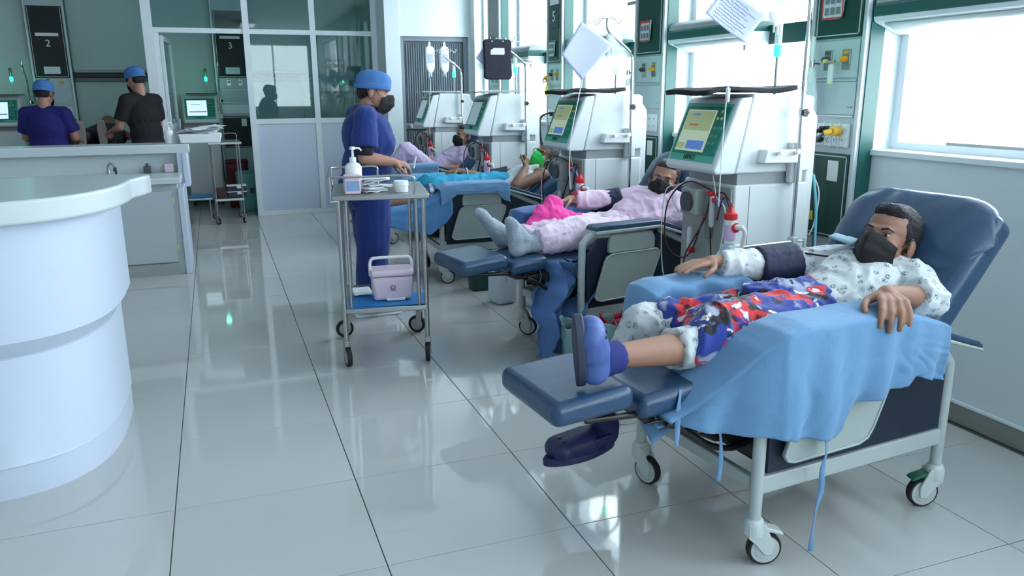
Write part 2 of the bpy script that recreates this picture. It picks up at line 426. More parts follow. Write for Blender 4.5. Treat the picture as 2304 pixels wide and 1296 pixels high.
# ---- head built in its own frame: c = centre at eye height between the ears, R columns = right, forward, up
def head_prims(c, R, s=1.0, neck=None, nr=.052):
    c = V3(c)
    def P(a, b, d): return c + R @ V3((a*s, b*s, d*s))
    def rad(a, b, d): return (a*s, b*s, d*s)
    pr = [('e', P(0, -.012, .035), rad(.074, .094, .082), R), ('e', P(0, .028, -.028), rad(.062, .062, .085), R),
          ('e', P(0, .044, -.078), rad(.046, .044, .036), R), ('c', P(0, .084, .004), P(0, .106, -.028), .008*s, .013*s),
          ('e', P(.077, -.012, -.014), rad(.009, .02, .032), R), ('e', P(-.077, -.012, -.014), rad(.009, .02, .032), R),
          ('c', P(-.034, .080, .019), P(.034, .080, .019), .011*s, .011*s), ('e', P(0, .09, -.06), rad(.024, .012, .01), R),
          ('e', P(.04, .062, -.03), rad(.025, .022, .024), R), ('e', P(-.04, .062, -.03), rad(.025, .022, .024), R)]
    if neck is not None: pr.append(('c', P(0, -.02, -.07), neck, nr*s, (nr+.006)*s))
    return pr
def face_parts(root, c, R, s=1.0, hair=HAIR, hairp=None, mask=None, cap=None, eyes=True, glasses=False, hairback=True, maskcol='black'):
    c = V3(c)
    def P(a, b, d): return c + R @ V3((a*s, b*s, d*s))
    def rad(a, b, d): return (a*s, b*s, d*s)
    if eyes:
        for sd in (-1, 1):
            e = MB().ell(P(.030*sd, .0775, .003), rad(.0110, .0090, .0046), 12, R).build('eye', EYEW, root, smooth=180)
            MB().ell(P(.030*sd, .0848, .003), rad(.0048, .003, .0044), 10, R).build('iris', IRIS, e, smooth=180)
            br = [P(.013*sd, .090, .019), P(.032*sd, .090, .024), P(.05*sd, .078, .017)]
            MB().tube(br, [.003*s, .0036*s, .002*s], 6).build('eyebrow', hair, root, smooth=180)
    if hair and hairback:
        hp = [('e', P(0, -.024, .043), rad(.0805, .095, .084), R), ('e', P(0, -.062, -.012), rad(.062, .046, .052), R),
              ('c', P(.068, .014, .03), P(.070, .010, -.002), .010*s, .005*s), ('c', P(-.068, .014, .03), P(-.070, .010, -.002), .010*s, .005*s),
              ('e', P(0, .038, .085), rad(.055, .04, .03), R)]
        if hairp: hp += hairp(P, rad)
        blob('hair', hp, hair, root, voxel=.005*s, smooth=2, wrinkle=.003, wf=90)
    if cap:
        mb = MB()
        def fn(u, v):
            a = 2*PI*u
            prof = [(0.0, 1.0, .0), (.12, 1.01, .015), (.3, 1.02, .042), (.45, .99, .066), (.6, .88, .090), (.75, .68, .106), (.88, .38, .115), (1.0, .01, .118)]
            for i in range(len(prof)-1):
                if prof[i][0] <= v <= prof[i+1][0]:
                    t = (v-prof[i][0])/(prof[i+1][0]-prof[i][0]); r = prof[i][1]+(prof[i+1][1]-prof[i][1])*t; h = prof[i][2]+(prof[i+1][2]-prof[i][2])*t; break
            fold = 1 + .012*math.sin(a*9+2*v)*min(1, v*2)
            x = .086*r*math.cos(a)*fold; y = -.012 + .108*r*math.sin(a)*fold
            return P(x, y, .012 + h + .016*math.sin(a)*(1-v))
        mb.grid(fn, 40, 18, closeu=True)
        co = mb.build('scrub_cap', cap, root, smooth=180, solid=.003)
        mb = MB()
        def fb(u, v):
            a = 2*PI*u; rr = 1.025+.015*math.sin(v*PI)
            return P(.086*rr*math.cos(a), -.012+.108*rr*math.sin(a), .010+.036*v+.016*math.sin(a))
        mb.grid(fb, 40, 4, closeu=True); mb.build('cap_band', cap, co, smooth=180, solid=.004)
    if mask:
        def fm(u, v):
            a = (u-.5)*2*1.08; h0 = -.146 + v*.138; h = -.062+(h0+.062)*(1-.42*(abs(u-.5)*2)**1.6) + .012*math.cos(a)*v*(1 if abs(a) < .5 else .4)
            bul = .022*math.sin(PI*min(1, max(0, v*1.0)))*max(0, math.cos(a))**2
            nose = .026*max(0, 1-abs(a)/.5)*min(1, v*1.7)
            tuck = (1-v)**2*.035
            pleat = .0016*math.sin(v*24)
            rx = .076+.002; ry = .078
            return P(math.sin(a)*rx*(1-tuck*1.5), .022+math.cos(a)*(ry-tuck)+bul+nose+pleat, h)
        mo = MB().grid(fm, 28, 18).build('face_mask', mask, root, smooth=180, solid=.003)
        for sd in (-1, 1):
            lp = bez([P(.073*sd, .045, -.018), P(.083*sd, .0, .018), P(.086*sd, -.028, -.005), P(.082*sd, -.015, -.045), P(.073*sd, .040, -.09)], 6)
            MB().tube(lp, .0018*s, 6).build('ear_loop', mask, mo, smooth=180)
    if glasses:
        gm = MB()
        for sd in (-1, 1):
            gm.tube([P(.034*sd+.026*math.cos(a), .102-.006*abs(math.cos(a)), -.002+.02*math.sin(a)) for a in [2*PI*k/16 for k in range(16)]], .002*s, 6, closed=True)
            gm.tube([P(.06*sd, .098, .002), P(.082*sd, .04, .006), P(.082*sd, -.02, -.004)], .002*s, 6)
        gm.tube([P(-.009, .104, .002), P(.009, .104, .002)], .002*s, 6)
        gm.build('glasses', BLACKP, root, smooth=180)

# ---- a hand: palm plus four fingers of different lengths and a thumb
def hand_prims(wrist, dirv, palmn, side, curl=0.5, s=1.0, thumbcurl=.4, spread=.10, curls=None):
    """wrist, direction of the hand, palm normal (out of the palm), side = +1 when the thumb lies on dir x palmn"""
    w0 = V3(wrist); d = V3(dirv).normalized(); n = V3(palmn); n = (n-d*n.dot(d)).normalized(); t = d.cross(n).normalized()*side
    pr = [('c', w0, w0+d*.02*s, .023*s, .024*s)]
    L = [.068, .078, .073, .058]; offs = [.029, .010, -.010, -.028]
    for i in range(4):
        pr.append(('c', w0+d*.012*s+t*offs[i]*.6*s, w0+d*.082*s+t*offs[i]*s, .013*s, .0115*s))
        base = w0+d*.086*s+t*offs[i]*s; dd = (d+t*spread*(1.5-i)*.5).normalized(); ang = 0; p = base; rr = .0098*s if i < 3 else .0085*s
        cc = curls[i] if curls else curl
        for k, fr in enumerate((.42, .32, .26)):
            ang += cc*(.75, 1.0, .7)[k]; q = p + (dd*math.cos(ang)+n*math.sin(ang))*L[i]*fr*1.12*s
            pr.append(('c', p, q, rr, rr*.92)); p = q; rr *= .93
    b = w0+d*.022*s+t*.024*s; q = b+(d*.55+t*.75+n*.25).normalized()*.042*s; pr.append(('c', b, q, .0145*s, .0115*s))
    q2 = q+(d*(.9)+t*.35+n*thumbcurl).normalized()*.032*s; pr.append(('c', q, q2, .0112*s, .0102*s))
    q3 = q2+(d*1.0+t*.05+n*(thumbcurl+.3)).normalized()*.026*s; pr.append(('c', q2, q3, .0102*s, .0085*s))
    return pr

def foot_prims(ankle, heel, toe, upv, s=1.0, fat=1.0):
    a, h, t = V3(ankle), V3(heel), V3(toe); u = V3(upv)
    d = (t-h).normalized(); sd = d.cross(u).normalized()
    return [('c', a, h+d*.03+u*.035*s, .036*s*fat, .036*s*fat), ('c', h+d*.03+u*.03*s, h+d*.11+u*.035*s, .034*s*fat, .036*s*fat),
            ('c', a, h+d*.14+u*.035*s, .034*s*fat, .032*s*fat),
            ('c', h+d*.10+u*.03*s+sd*.012, t-d*.035+u*.022*s+sd*.018, .030*s*fat, .022*s*fat), ('c', h+d*.10+u*.03*s-sd*.012, t-d*.045+u*.022*s-sd*.018, .030*s*fat, .022*s*fat),
            ('c', t-d*.04+u*.022*s-sd*.02, t-d*.03+u*.022*s+sd*.02, .023*s*fat, .023*s*fat)]

def bx(name, m, parent, *a, bevel=0.0, **k):
    return MB().box(*a).build(name, m, parent, bevel=bevel, **k)
# ================================================================== SETTING
WX = 2.81
fl = struct('floor', MB().box(-4.0, WX+.2, -4.0, 11.2, -.06, -.004), GROUT)
tl = None
def rtile(sx, sy):
    h, b = .0, .0012; g = .0016
    m = MB(); x, y = sx/2-g, sy/2-g
    m.v = [(-x,-y,-.004),(x,-y,-.004),(x,y,-.004),(-x,y,-.004),(-x,-y,-b),(x,-y,-b),(x,y,-b),(-x,y,-b),(-x+b,-y+b,0),(x-b,-y+b,0),(x-b,y-b,0),(-x+b,y-b,0)]
    for k in range(4):
        q = (k+1) % 4; m.f += [(k, q, q+4, k+4), (k+4, q+4, q+8, k+8)]
    m.f.append((8, 9, 10, 11)); return m
proto = rtile(.603, .572).build('tile', TILE, fl, smooth=5)
k = 0
for i in range(-6, 5):
    for j in range(-5, 16):
        cx_, cy_ = -.238+.603*(i+.5), 2.055+.572*(j+.5)
        if cx_+.3 < -4 or cy_ > 11.3: continue
        o = proto if k == 0 else proto.copy()
        if k: COL.objects.link(o); o.parent = fl
        o.location = (cx_, cy_, random.uniform(-.0002, .0002)); o.rotation_euler = (random.uniform(-.0006, .0006), random.uniform(-.0006, .0006), 0); k += 1
struct('ceiling', MB().box(-4.0, 3.1, -4.0, 11.2, 2.9, 3.0), CEILM)
struct('wall_left', MB().box(-4.1, -4.0, -4.0, 11.2, 0, 2.9), WALL)
struct('wall_front', MB().box(-4.1, 3.1, -4.1, -4.0, 0, .95).box(-4.1, 3.1, -4.1, -4.0, 2.62, 2.9).box(-4.1, .7, -4.1, -4.0, .95, 2.62).box(2.6, 3.1, -4.1, -4.0, .95, 2.62), WALL)
UNITS = [(1.17, 1.52), (2.83, 3.18), (4.52, 4.90), (6.10, 6.42), (7.62, 7.97)]
m = MB().box(WX, WX+.24, -4.0, 8.86, 0, 1.07).box(WX, WX+.24, -4.0, 8.86, 2.62, 2.9)
for (a, b) in UNITS + [(-4.0, -3.2), (-.45, -.1), (8.72, 8.9)]: m.box(WX, WX+.24, a, b, 1.07, 2.62)
wr = struct('wall_right', m, WALL)
bx('window_sill', PVC, wr, WX-.015, WX+.14, -4.0, 8.7, 1.066, 1.092, bevel=.004)
m = MB()
for y in (1.9, 3.9, 5.5, 7.1): m.box(WX-.004, WX+.001, y, y+.008, .11, 1.06)
m.build('panel_joint', GREYP, wr)
bsb = struct('baseboard_right', MB().box(WX-.008, WX+.01, -4.0, 8.86, 0, .082), BASEM, bevel=.002)
bx('cap_strip', PVC, bsb, WX-.011, WX, -4.0, 8.86, .082, .096, bevel=.002)
ops = [(-3.2, -.45), (-.1, 1.17), (1.52, 2.83), (3.18, 4.52), (4.90, 6.10), (6.42, 7.62), (7.97, 8.72)]
for n_, (a, b) in enumerate(ops):
    wi = struct('window_%d' % (n_+1), MB().box(WX+.10, WX+.15, a, a+.045, 1.09, 2.62).box(WX+.10, WX+.15, b-.045, b, 1.09, 2.62).box(WX+.102, WX+.148, a+.045, b-.045, 1.092, 1.125).box(WX+.102, WX+.148, a+.045, b-.045, 2.58, 2.618), PVC)
    wi['kind'] = 'structure'
    bx('transom', TEALP, wi, WX+.08, WX+.15, a+.045, b-.045, 1.60, 1.70)
    bx('pane', WINGLASS, wi, WX+.122, WX+.126, a+.045, b-.045, 1.125, 1.60)
    bx('pane', WINGLASS, wi, WX+.122, WX+.126, a+.045, b-.045, 1.70, 2.58)
    if b-a > 1.0: bx('sash_bar', GREYP, wi, WX+.108, WX+.135, a+.045, a+.50, 1.96, 1.985); bx('sash_track', GREYP, wi, WX+.104, WX+.12, a+.05, b-.3, 1.125, 1.137)
for n_, (a, b) in enumerate(((.7, 2.6),)):
    wi = struct('window_%d' % (n_+8), MB().box(a, a+.045, -4.08, -4.03, .95, 2.62).box(b-.045, b, -4.08, -4.03, .95, 2.62).box(a+.045, b-.045, -4.078, -4.032, .95, .995).box(a+.045, b-.045, -4.078, -4.032, 2.575, 2.62).box((a+b)/2-.02, (a+b)/2+.02, -4.078, -4.032, .995, 2.575), PVC)
    bx('pane', WINGLASS, wi, a+.045, b-.045, -4.056, -4.052, .995, 2.575)
# back wall with louvred door, column
wb = struct('wall_back', MB().box(2.00, 2.79, 8.88, 9.02, 1.955, 2.9).box(2.79, 3.05, 8.88, 9.02, 0, 2.9), WALL)
struct('trim_1', MB().box(1.83, 2.0, 8.86, 9.40, 0, 2.9), WALL, bevel=.004)
d1 = struct('door_1', MB().box(2.0, 2.79, 8.96, 9.0, 0, 1.955), DLOUVRE)
bx('door_frame', LOUVRE, d1, 2.0, 2.05, 8.93, 8.97, 0, 1.955, bevel=.003); bx('door_frame', LOUVRE, d1, 2.74, 2.79, 8.93, 8.97, 0, 1.955, bevel=.003)
bx('door_frame', LOUVRE, d1, 2.05, 2.74, 8.93, 8.97, 1.905, 1.955, bevel=.003); bx('door_rail', LOUVRE, d1, 2.05, 2.74, 8.935, 8.965, .945, 1.01, bevel=.003)
m = MB()
for k in range(24):
    x = 2.075+k*.0265
    for (z0, z1) in ((1.03, 1.88), (.10, .92)): m.prism([(x, 8.962), (x+.010, 8.945), (x+.016, 8.945), (x+.0255, 8.962)], z0, z1, 'xy')
tag(m.build('louvre_ribs', LOUVRE, d1, smooth=20), kind='stuff')
bx('door_handle', ALU, d1, 2.09, 2.115, 8.90, 8.93, .96, 1.0, bevel=.004)
# glass partition
wp = struct('wall_partition', MB().box(-.60, -.505, 9.30, 9.38, 0, 2.9).box(.385, .45, 9.30, 9.38, 0, 2.9).box(1.09, 1.15, 9.31, 9.37, 0, 2.9).box(1.77, 1.83, 9.31, 9.37, 0, 2.9)
       .box(-.505, .385, 9.312, 9.368, 1.975, 2.025).box(.45, 1.09, 9.312, 9.368, 1.975, 2.025).box(1.15, 1.77, 9.312, 9.368, 1.975, 2.025).box(.45, 1.09, 9.312, 9.368, 1.02, 1.075).box(1.15, 1.77, 9.312, 9.368, 1.02, 1.075).box(.45, 1.09, 9.312, 9.368, 0, .05).box(1.15, 1.77, 9.312, 9.368, 0, .05), PVC)
for (a, b) in ((.45, 1.09), (1.15, 1.77)):
    bx('lower_panel', COUNTER, wp, a, b, 9.325, 9.35, .05, 1.02, bevel=.003)
    bx('glass_pane', TEALGLASS, wp, a, b, 9.335, 9.341, 1.075, 1.975)
for (a, b) in ((-.505, .385), (.45, 1.09), (1.15, 1.77)): bx('glass_pane', TEALGLASS, wp, a, b, 9.335, 9.341, 2.025, 2.9)
bx('door_jamb', PVC, wp, -.505, -.455, 9.32, 9.36, 0, 1.975, bevel=.003)
d2 = struct('door_2', MB().box(0, .035, 0, .04, .02, 1.95).box(0, .035, .80, .84, .02, 1.95).box(0, .035, .04, .80, .02, .10).box(0, .035, .04, .80, 1.90, 1.95).box(0, .035, .04, .80, .98, 1.03), PVC, bevel=.003)
d2.location = (-.455, 9.385, 0); d2.rotation_euler = (0, 0, math.radians(-3))
bx('door_glass', TEALGLASS, d2, .014, .02, .04, .80, 1.03, 1.90); bx('door_panel', COUNTER, d2, .01, .024, .04, .80, .10, .98)
bx('door_handle', ALU, d2, .035, .06, .74, .76, .95, 1.07, bevel=.003)
struct('wall_bay', MB().box(-4.1, 2.0, 11.0, 11.1, 0, 2.9).box(1.9, 2.0, 9.4, 11.0, 0, 2.9), mat('bay_wall_paint', rgb(178, 196, 194), .6))

# ================================================================== ADDED FILL LAMPS (out of frame, ceiling housings for the extra light)
for (x, y), lb in zip(FILL_LAMPS, ('added fill luminaire, unseen on the ceiling behind the camera, window side', 'added fill luminaire, unseen on the ceiling behind the camera, counter side', 'added fill luminaire, unseen on the ceiling above the reception and sink counters')):
    t = thing('fill_luminaire', (x, y, 2.815), 0, lb, 'added fill light', 'added fill luminaires')
    MB().box(-.17, .17, -.61, .61, 0, .085).build('housing', WHITEP, t, bevel=.006)

# ================================================================== BED HEAD UNITS (wall columns) and lamps
DARKLAM = mat('near_black_laminate', rgb(12, 22, 24), .55)
def bed_unit(y0, y1, x=2.72, number=None, poster='red', label='', rot=0, loc=None, flow=False, width=None, green=(1.585, 2.6), outlets=True):
    w_ = (y1-y0)
    t = thing('bed_head_unit', loc or (x, y0, 0), rot, label, 'wall unit', None)
    d = WX-x-.002
    # local: x into the wall, y 0..w
    bx('housing', UNITM, t, 0, d, 0, w_, .30, 2.75, bevel=.006)
    for yy in (0, w_-.022): bx('edge_rail', ALU, t, -.012, .004, yy, yy+.022, .30, 2.75, bevel=.004)
    bx('side_cover', TEALP, t, .012, d, -.006, 0, .30, 2.6); bx('side_cover', TEALP, t, .012, d, w_, w_+.006, .30, 2.6)
    GP = DARKLAM if green[1] < 2.5 else DGREEN
    g = bx('upper_green_panel', GP, t, -.010, 0, .030, w_-.030, green[0], green[1], bevel=.002)
    a, b = .040, w_-.040
    MB().box(-.0125, -.0095, a, a+.005, green[0]+.012, green[1]-.01).box(-.0125, -.0095, b-.005, b, green[0]+.012, green[1]-.01).box(-.0125, -.0095, a, b, green[0]+.012, green[0]+.017).build('silver_inlay', ALU, g)
    g2 = bx('lower_green_panel', GP, t, -.010, 0, .030, w_-.030, .67, 1.068, bevel=.002)
    MB().box(-.0125, -.0095, a, a+.005, .68, 1.058).box(-.0125, -.0095, b-.005, b, .68, 1.058).box(-.0125, -.0095, a, b, 1.053, 1.058).box(-.0125, -.0095, a, b, .68, .685).build('silver_inlay', ALU, g2)
    sw = bx('cover_plate', WHITEP, t, -.016, -.009, .09, .155, .94, 1.035, bevel=.002)
    bx('gas_panel', UNITM, t, -.006, 0, .034, w_-.034, 1.41, 1.575, bevel=.002)
    for zz in (1.395, 1.235): bx('cover_joint', ALU, t, -.009, 0, .034, w_-.034, zz, zz+.008, bevel=.001)
    bx('middle_panel', UNITM, t, -.005, 0, .034, w_-.034, 1.245, 1.393, bevel=.002)
    bx('name_tag', GREYP, t, -.008, -.004, .05, .075, 1.275, 1.283)
    for yy, mm in ((w_*.63, DGREYP), (w_*.30, ORANGE)):
        pl_ = bx('gas_outlet', STEEL, t, -.012, -.004, yy-.024, yy+.024, 1.445, 1.535, bevel=.002)
        MB().cyl((-.012, yy, 1.492), (-.036, yy, 1.492), .0135, 14).cyl((-.036, yy, 1.492), (-.044, yy, 1.492), .008, 12).build('outlet_socket', mm, pl_, smooth=40)
        bx('outlet_label', mm, pl_, -.014, -.011, yy-.016, yy+.016, 1.516, 1.528)
    if outlets:
        op = bx('socket_strip', WHITEP, t, -.012, 0, .045, w_-.045, 1.10, 1.205, bevel=.002)
        nn = 5; dw = (w_-.10)/nn
        for i in range(nn):
            yc = .05+dw*(i+.5)
            for zc in (1.129, 1.176):
                so = MB().lathe([(.0145, -.004), (.0145, 0)], (-.012, yc, zc), 14, 'x').build('power_socket', PAPER, op, smooth=40)
                MB().box(-.018, -.0155, yc-.006, yc-.004, zc, zc+.007).box(-.018, -.0155, yc+.004, yc+.006, zc, zc+.007).cyl((-.0185, yc, zc-.006), (-.0155, yc, zc-.006), .0022, 6).build('socket_holes', DGREYP, so)
            bx('divider_rib', PVC, op, -.020, -.011, yc-dw/2-.002, yc-dw/2+.002, 1.098, 1.21)
    if poster:
        pc = REDPR if poster == 'red' else GREYPR
        pz = 1.735 if number is None else 1.70
        ps = MB().grid(lambda u, v: (-.014-.010*(u-.5)**2*4*(1-v)-.002, w_*.5+.035-.075+.15*u*.9, pz-.065+.13*v), 8, 6).build('instruction_poster', PAPER, t, solid=.001, smooth=180)
        yb = w_*.5+.035-.075
        MB().box(-.0275, -.0262, yb, yb+.135, pz-.065, pz-.058).box(-.0275, -.0262, yb, yb+.135, pz+.05, pz+.065).box(-.0275, -.0262, yb, yb+.006, pz-.065, pz+.065).box(-.0275, -.0262, yb+.129, yb+.135, pz-.065, pz+.065).build('poster_border', pc, ps)
        mm = MB()
        for i in range(3):
            for j in range(2): mm.box(-.0275, -.0262, yb+.02+i*.036, yb+.043+i*.036, pz-.046+j*.048, pz-.014+j*.048)
        mm.build('poster_pictures', GREYPR, ps)
        ps.data.transform(Matrix.Translation((0, 0, 0)))
    if number:
        nb = bx('number_plate', DGREEN, t, -.014, -.009, .06, w_-.06, 1.86, 2.03); nb.location = (0, 0, 0)
        text('bed_number', number, .115, (-.0155, w_*.5, 1.95), (PI/2, 0, -PI/2), PAPER, t)
        bx('name_card', PAPER, t, -.013, -.009, .07, w_-.07, 2.045, 2.10)
    return t
uA = bed_unit(2.83, 3.18, label='bed head wall unit nearest the camera, beside the big right-hand window', number=None)
uB = bed_unit(4.52, 4.90, label='bed head wall unit with a loosely hanging red-bordered notice, behind the second dialysis machine')
uC = bed_unit(6.10, 6.42, label='bed head wall unit marked with the white number 5', number='5', poster='grey')
uD = bed_unit(7.62, 7.97, label='bed head wall unit farthest down the right wall, behind the black hanging bag', poster=None)
# bay units on the far wall (facing the camera side)
def bay_unit(x, num, label):
    t = bed_unit(0, .42, label=label, number=None, rot=-PI/2, loc=(x-.21, 10.93, 0), poster=None, green=(1.54, 2.35))
    # local +x points to -y world, so flip by rotating +90
    t.rotation_euler = (0, 0, PI/2); t.location = (x+.21, 10.90, 0)
    return t
for x, num, lb in ((-1.73, '2', 'wall unit with dark panel number 2 on the far wall of the side bay'), (.285, '3', 'wall unit with dark panel number 3 seen through the open glass door')):
    t = bay_unit(x, num, lb)
    text('bed_number', num, .11, (-.016, .21, 1.93), (PI/2, 0, -PI/2), PAPER, t)
    bx('name_card', PAPER, t, -.014, -.009, .09, .33, 2.015, 2.05)
    c = bx('notice_card', PAPER, t, -.014, -.009, .12, .29, 1.59, 1.67, bevel=.001)
    for k in range(3): bx('notice_line', GREYPR, c, -.0155, -.0135, .14, .26, 1.605+k*.02, 1.608+k*.02)
# window lamps / consoles
def wall_lamp(y0, y1, label):
    t = thing('wall_lamp', (WX, y0, 0), 0, label, 'wall lamp', None); L = y1-y0
    def P(poly): return [(a-WX, b) for a, b in poly]
    MB().prism(P([(2.93, 1.60), (2.885, 1.592), (2.86, 1.597), (2.745, 1.640), (2.735, 1.648), (2.733, 1.668), (2.93, 1.668)]), 0, L, 'xz').build('lower_body', PVC, t, bevel=.004)
    MB().prism(P([(2.93, 1.666), (2.730, 1.664), (2.727, 1.708), (2.733, 1.716), (2.93, 1.72)]), 0.004, L-.004, 'xz').build('green_band', TEALP, t, bevel=.002)
    MB().prism(P([(2.93, 1.716), (2.735, 1.714), (2.740, 1.745), (2.770, 1.768), (2.93, 1.775)]), 0, L, 'xz').build('top_cover', GREYP, t, bevel=.006)
    a = V3((2.853-WX, 0, 1.598)); b = V3((2.752-WX, 0, 1.636))
    nrm = V3((-(1.636-1.598), 0, -(2.853-2.752))).normalized()
    m = MB(); q = a+nrm*.004; r = b+nrm*.004
    m.v = [(q.x, .10, q.z), (r.x, .10, r.z), (r.x, L-.05, r.z), (q.x, L-.05, q.z)]; m.f = [(0, 1, 2, 3)]
    m.build('light_lens', WHITEP, t, solid=.003)
    bx('pull_switch', GREYP, t, -.03, -.015, .06, .075, 1.57, 1.60)
    return t
wall_lamp(1.54, 2.822, 'long wall lamp with a green band over the nearest window')
wall_lamp(3.72, 4.512, 'wall lamp with a green band behind the rotated paper on the nearest machine')
wall_lamp(5.30, 6.092, 'wall lamp over the window behind the second machine')
wall_lamp(6.9, 7.612, 'wall lamp over the window beside number 5')

# ================================================================== RECEPTION COUNTER
def outline(off, x0=-2.7, tip=0.0, n=26):
    P = [(x0, 2.89-off)]
    for k in range(n+1):
        a = PI/2*k/n; ca, sa = max(0.0, math.cos(a)), max(0.0, math.sin(a))
        P.append((-.95+(.506+off)*(sa**(2/3.0)), 3.56-(.67+off)*(ca**(2/3.0))))
    return P
def shell(levels, yb=3.66):
    m = MB(); rings = []
    for (z, off) in levels:
        P = outline(off); P = P+[(P[-1][0], yb), (-2.7, yb)]
        rings.append(len(m.v)); m.v += [(p[0], p[1], z) for p in P]; n = len(P)
    for i in range(len(rings)-1):
        for k in range(n):
            q = (k+1) % n; m.f.append((rings[i]+k, rings[i]+q, rings[i+1]+q, rings[i+1]+k))
    m.f.append(tuple(rings[0]+k for k in reversed(range(n)))); m.f.append(tuple(rings[-1]+k for k in range(n)))
    return m
rc = thing('reception_counter', (0, 0, 0), 0, 'large curved white reception counter in the left foreground', 'counter')
shell([(0, -.004), (.115, -.004), (.118, .002), (.122, .0), (.50, 0), (.50, -.004), (.506, -.004), (.506, 0)]).build('lower_body', COUNTER, rc, smooth=50)
shell([(.506, 0), (.565, .045), (.955, .045)]).build('upper_body', COUNTER, rc, smooth=30)
m = MB(); P = outline(.13)[:]
P = [p for p in P if p[1] < 3.40] + [(-.285, 3.46), (-.262, 3.53), (-.275, 3.575), (-.33, 3.60), (-.55, 3.63), (-.85, 3.60), (-1.05, 3.52), (-1.3, 3.46), (-2.7, 3.44)]
m.prism(P, .962, 1.038, 'xy'); m.build('worktop', COUNTERTOP, rc, bevel=.010, seg=3, smooth=50)
st = MB().ell((-.668, 2.945, .490), (.034, .004, .020), 16, Euler((0, 0, .5)).to_matrix()).build('tan_sticker', WOODY, rc, smooth=180)

# ================================================================== SINK COUNTER BEHIND
sk = thing('sink_counter', (0, 0, 0), 0, 'pale sink counter with cabinet doors and raised ledge, behind the reception counter', 'counter')
bx('cabinet_body', CABM, sk, -3.6, -.30, 6.46, 6.98, .0, .70, bevel=.004)
bx('plinth', GREYP, sk, -3.6, -.34, 6.44, 6.46, 0, .09)
x = -.345
for k in range(6):
    dd = bx('door', CABM, sk, x-.46, x, 6.435, 6.458, .10, .645, bevel=.003)
    MB().box(x+.002, x+.012, 6.43, 6.437, .20, .235).box(x+.002, x+.012, 6.43, 6.437, .55, .585).build('hinge', YELT, dd)
    x -= .485
bx('worktop', COUNTERTOP, sk, -3.6, -.27, 6.40, 6.98, .70, .745, bevel=.006)
bx('splash_wall', COUNTERTOP, sk, -3.6, -.26, 6.95, 7.03, .745, .90)
bx('ledge', COUNTERTOP, sk, -3.6, -.20, 6.86, 7.18, .895, .965, bevel=.008)
MB().prism([(6.44, 0), (7.10, 0), (7.10, .90), (6.84, .90), (6.84, .66), (6.44, .66)], -.30, -.258, 'yz').build('end_panel', COUNTER, sk, bevel=.004)
bx('end_post', COUNTER, sk, -.262, -.215, 6.82, 7.10, .63, .90, bevel=.01)
fc = MB().cyl((-.80, 6.88, .745), (-.80, 6.88, .775), .016, 12).tube(bez([(-.80, 6.88, .77), (-.80, 6.87, .815), (-.77, 6.83, .83), (-.745, 6.79, .80)], 5), .009, 10).build('faucet', CHROME, sk, smooth=60)
MB().tube([(-.745, 6.79, .80), (-.745, 6.785, .775)], .012, 10).cyl((-.75, 6.88, .745), (-.75, 6.88, .79), .008, 8).build('spout_tip', BLACKP, fc)
bx('basin', GREYP, sk, -1.15, -.70, 6.52, 6.82, .7455, .748, bevel=.001)
tag(MB().box(-.55, -.50, 6.87, 6.92, .746, .80).cyl((-.525, 6.895, .80), (-.525, 6.895, .82), .01, 10).build('soap_bottle', DGREYP, None, bevel=.004), 'tiny dark bottle on the sink worktop against the splash wall', 'bottle')
tag(MB().box(-.40, -.33, 6.86, 6.91, .746, .815).build('tissue_pack', PINKBOX, None, bevel=.006), 'pinkish pack on the sink worktop by the end post', 'pack')
def pump_bottle(name, loc, h, r, mbody, label, mlab=None, square=False, pump=True):
    t = thing(name, loc, 0, label, 'bottle', None)
    if square: MB().box(-r, r, -r*.62, r*.62, 0, h*.62).build('body', mbody, t, bevel=.008, seg=3)
    else: MB().lathe([(r*.9, 0), (r, .006), (r, h*.55), (r*.75, h*.62), (r*.32, h*.66), (r*.32, h*.70)], (0, 0, 0), 20).build('body', mbody, t, smooth=50)
    if pump:
        p = MB().lathe([(r*.40, h*.66), (r*.40, h*.76), (r*.16, h*.77), (r*.14, h*.92), (r*.34, h*.93), (r*.30, h*.99)], (0, 0, 0), 14).build('pump_collar', WHITEP, t, smooth=40)
        MB().tube([(0, 0, h*.96), (r*.8, -.004, h*.955), (r*1.05, -.006, h*.90)], [.005, .005, .004], 8).build('spout', WHITEP, p, smooth=60)
    if mlab: MB().lathe([(r*1.015, h*.12), (r*1.015, h*.46)], (0, 0, 0), 20).build('label_band', mlab, t, smooth=50) if not square else bx('label_band', mlab, t, -r*.8, r*.8, -r*.64, -r*.62, h*.1, h*.42)
    return t
pump_bottle('pump_bottle', (-.345, 6.98, .966), .17, .032, WHITEP, 'white pump bottle standing on the ledge of the sink counter')
t = thing('foam_box', (-.22, 7.0, .966), 0, 'white foam box heaped with papers at the right end of the sink ledge', 'box')
t.location = (-.11, 7.0, .967)
MB().prism([(-.15, 0), (.15, 0), (.165, .075), (-.165, .075)], -.10, .10, 'xz').build('box_body', WHITEP, t, bevel=.008)
for k in range(5):
    def fp(u, v, k=k): return ((u-.5)*.30+.02*k-.04, (v-.5)*.18, .078+.007*k+.014*noise.noise(V3((u*2.5+k*5, v*2.5, k)))+.006*k*u)
    MB().grid(fp, 10, 8).build('paper_sheet', PAPER, t, solid=.001, smooth=180).rotation_euler = (0, 0, .2*k-.3)

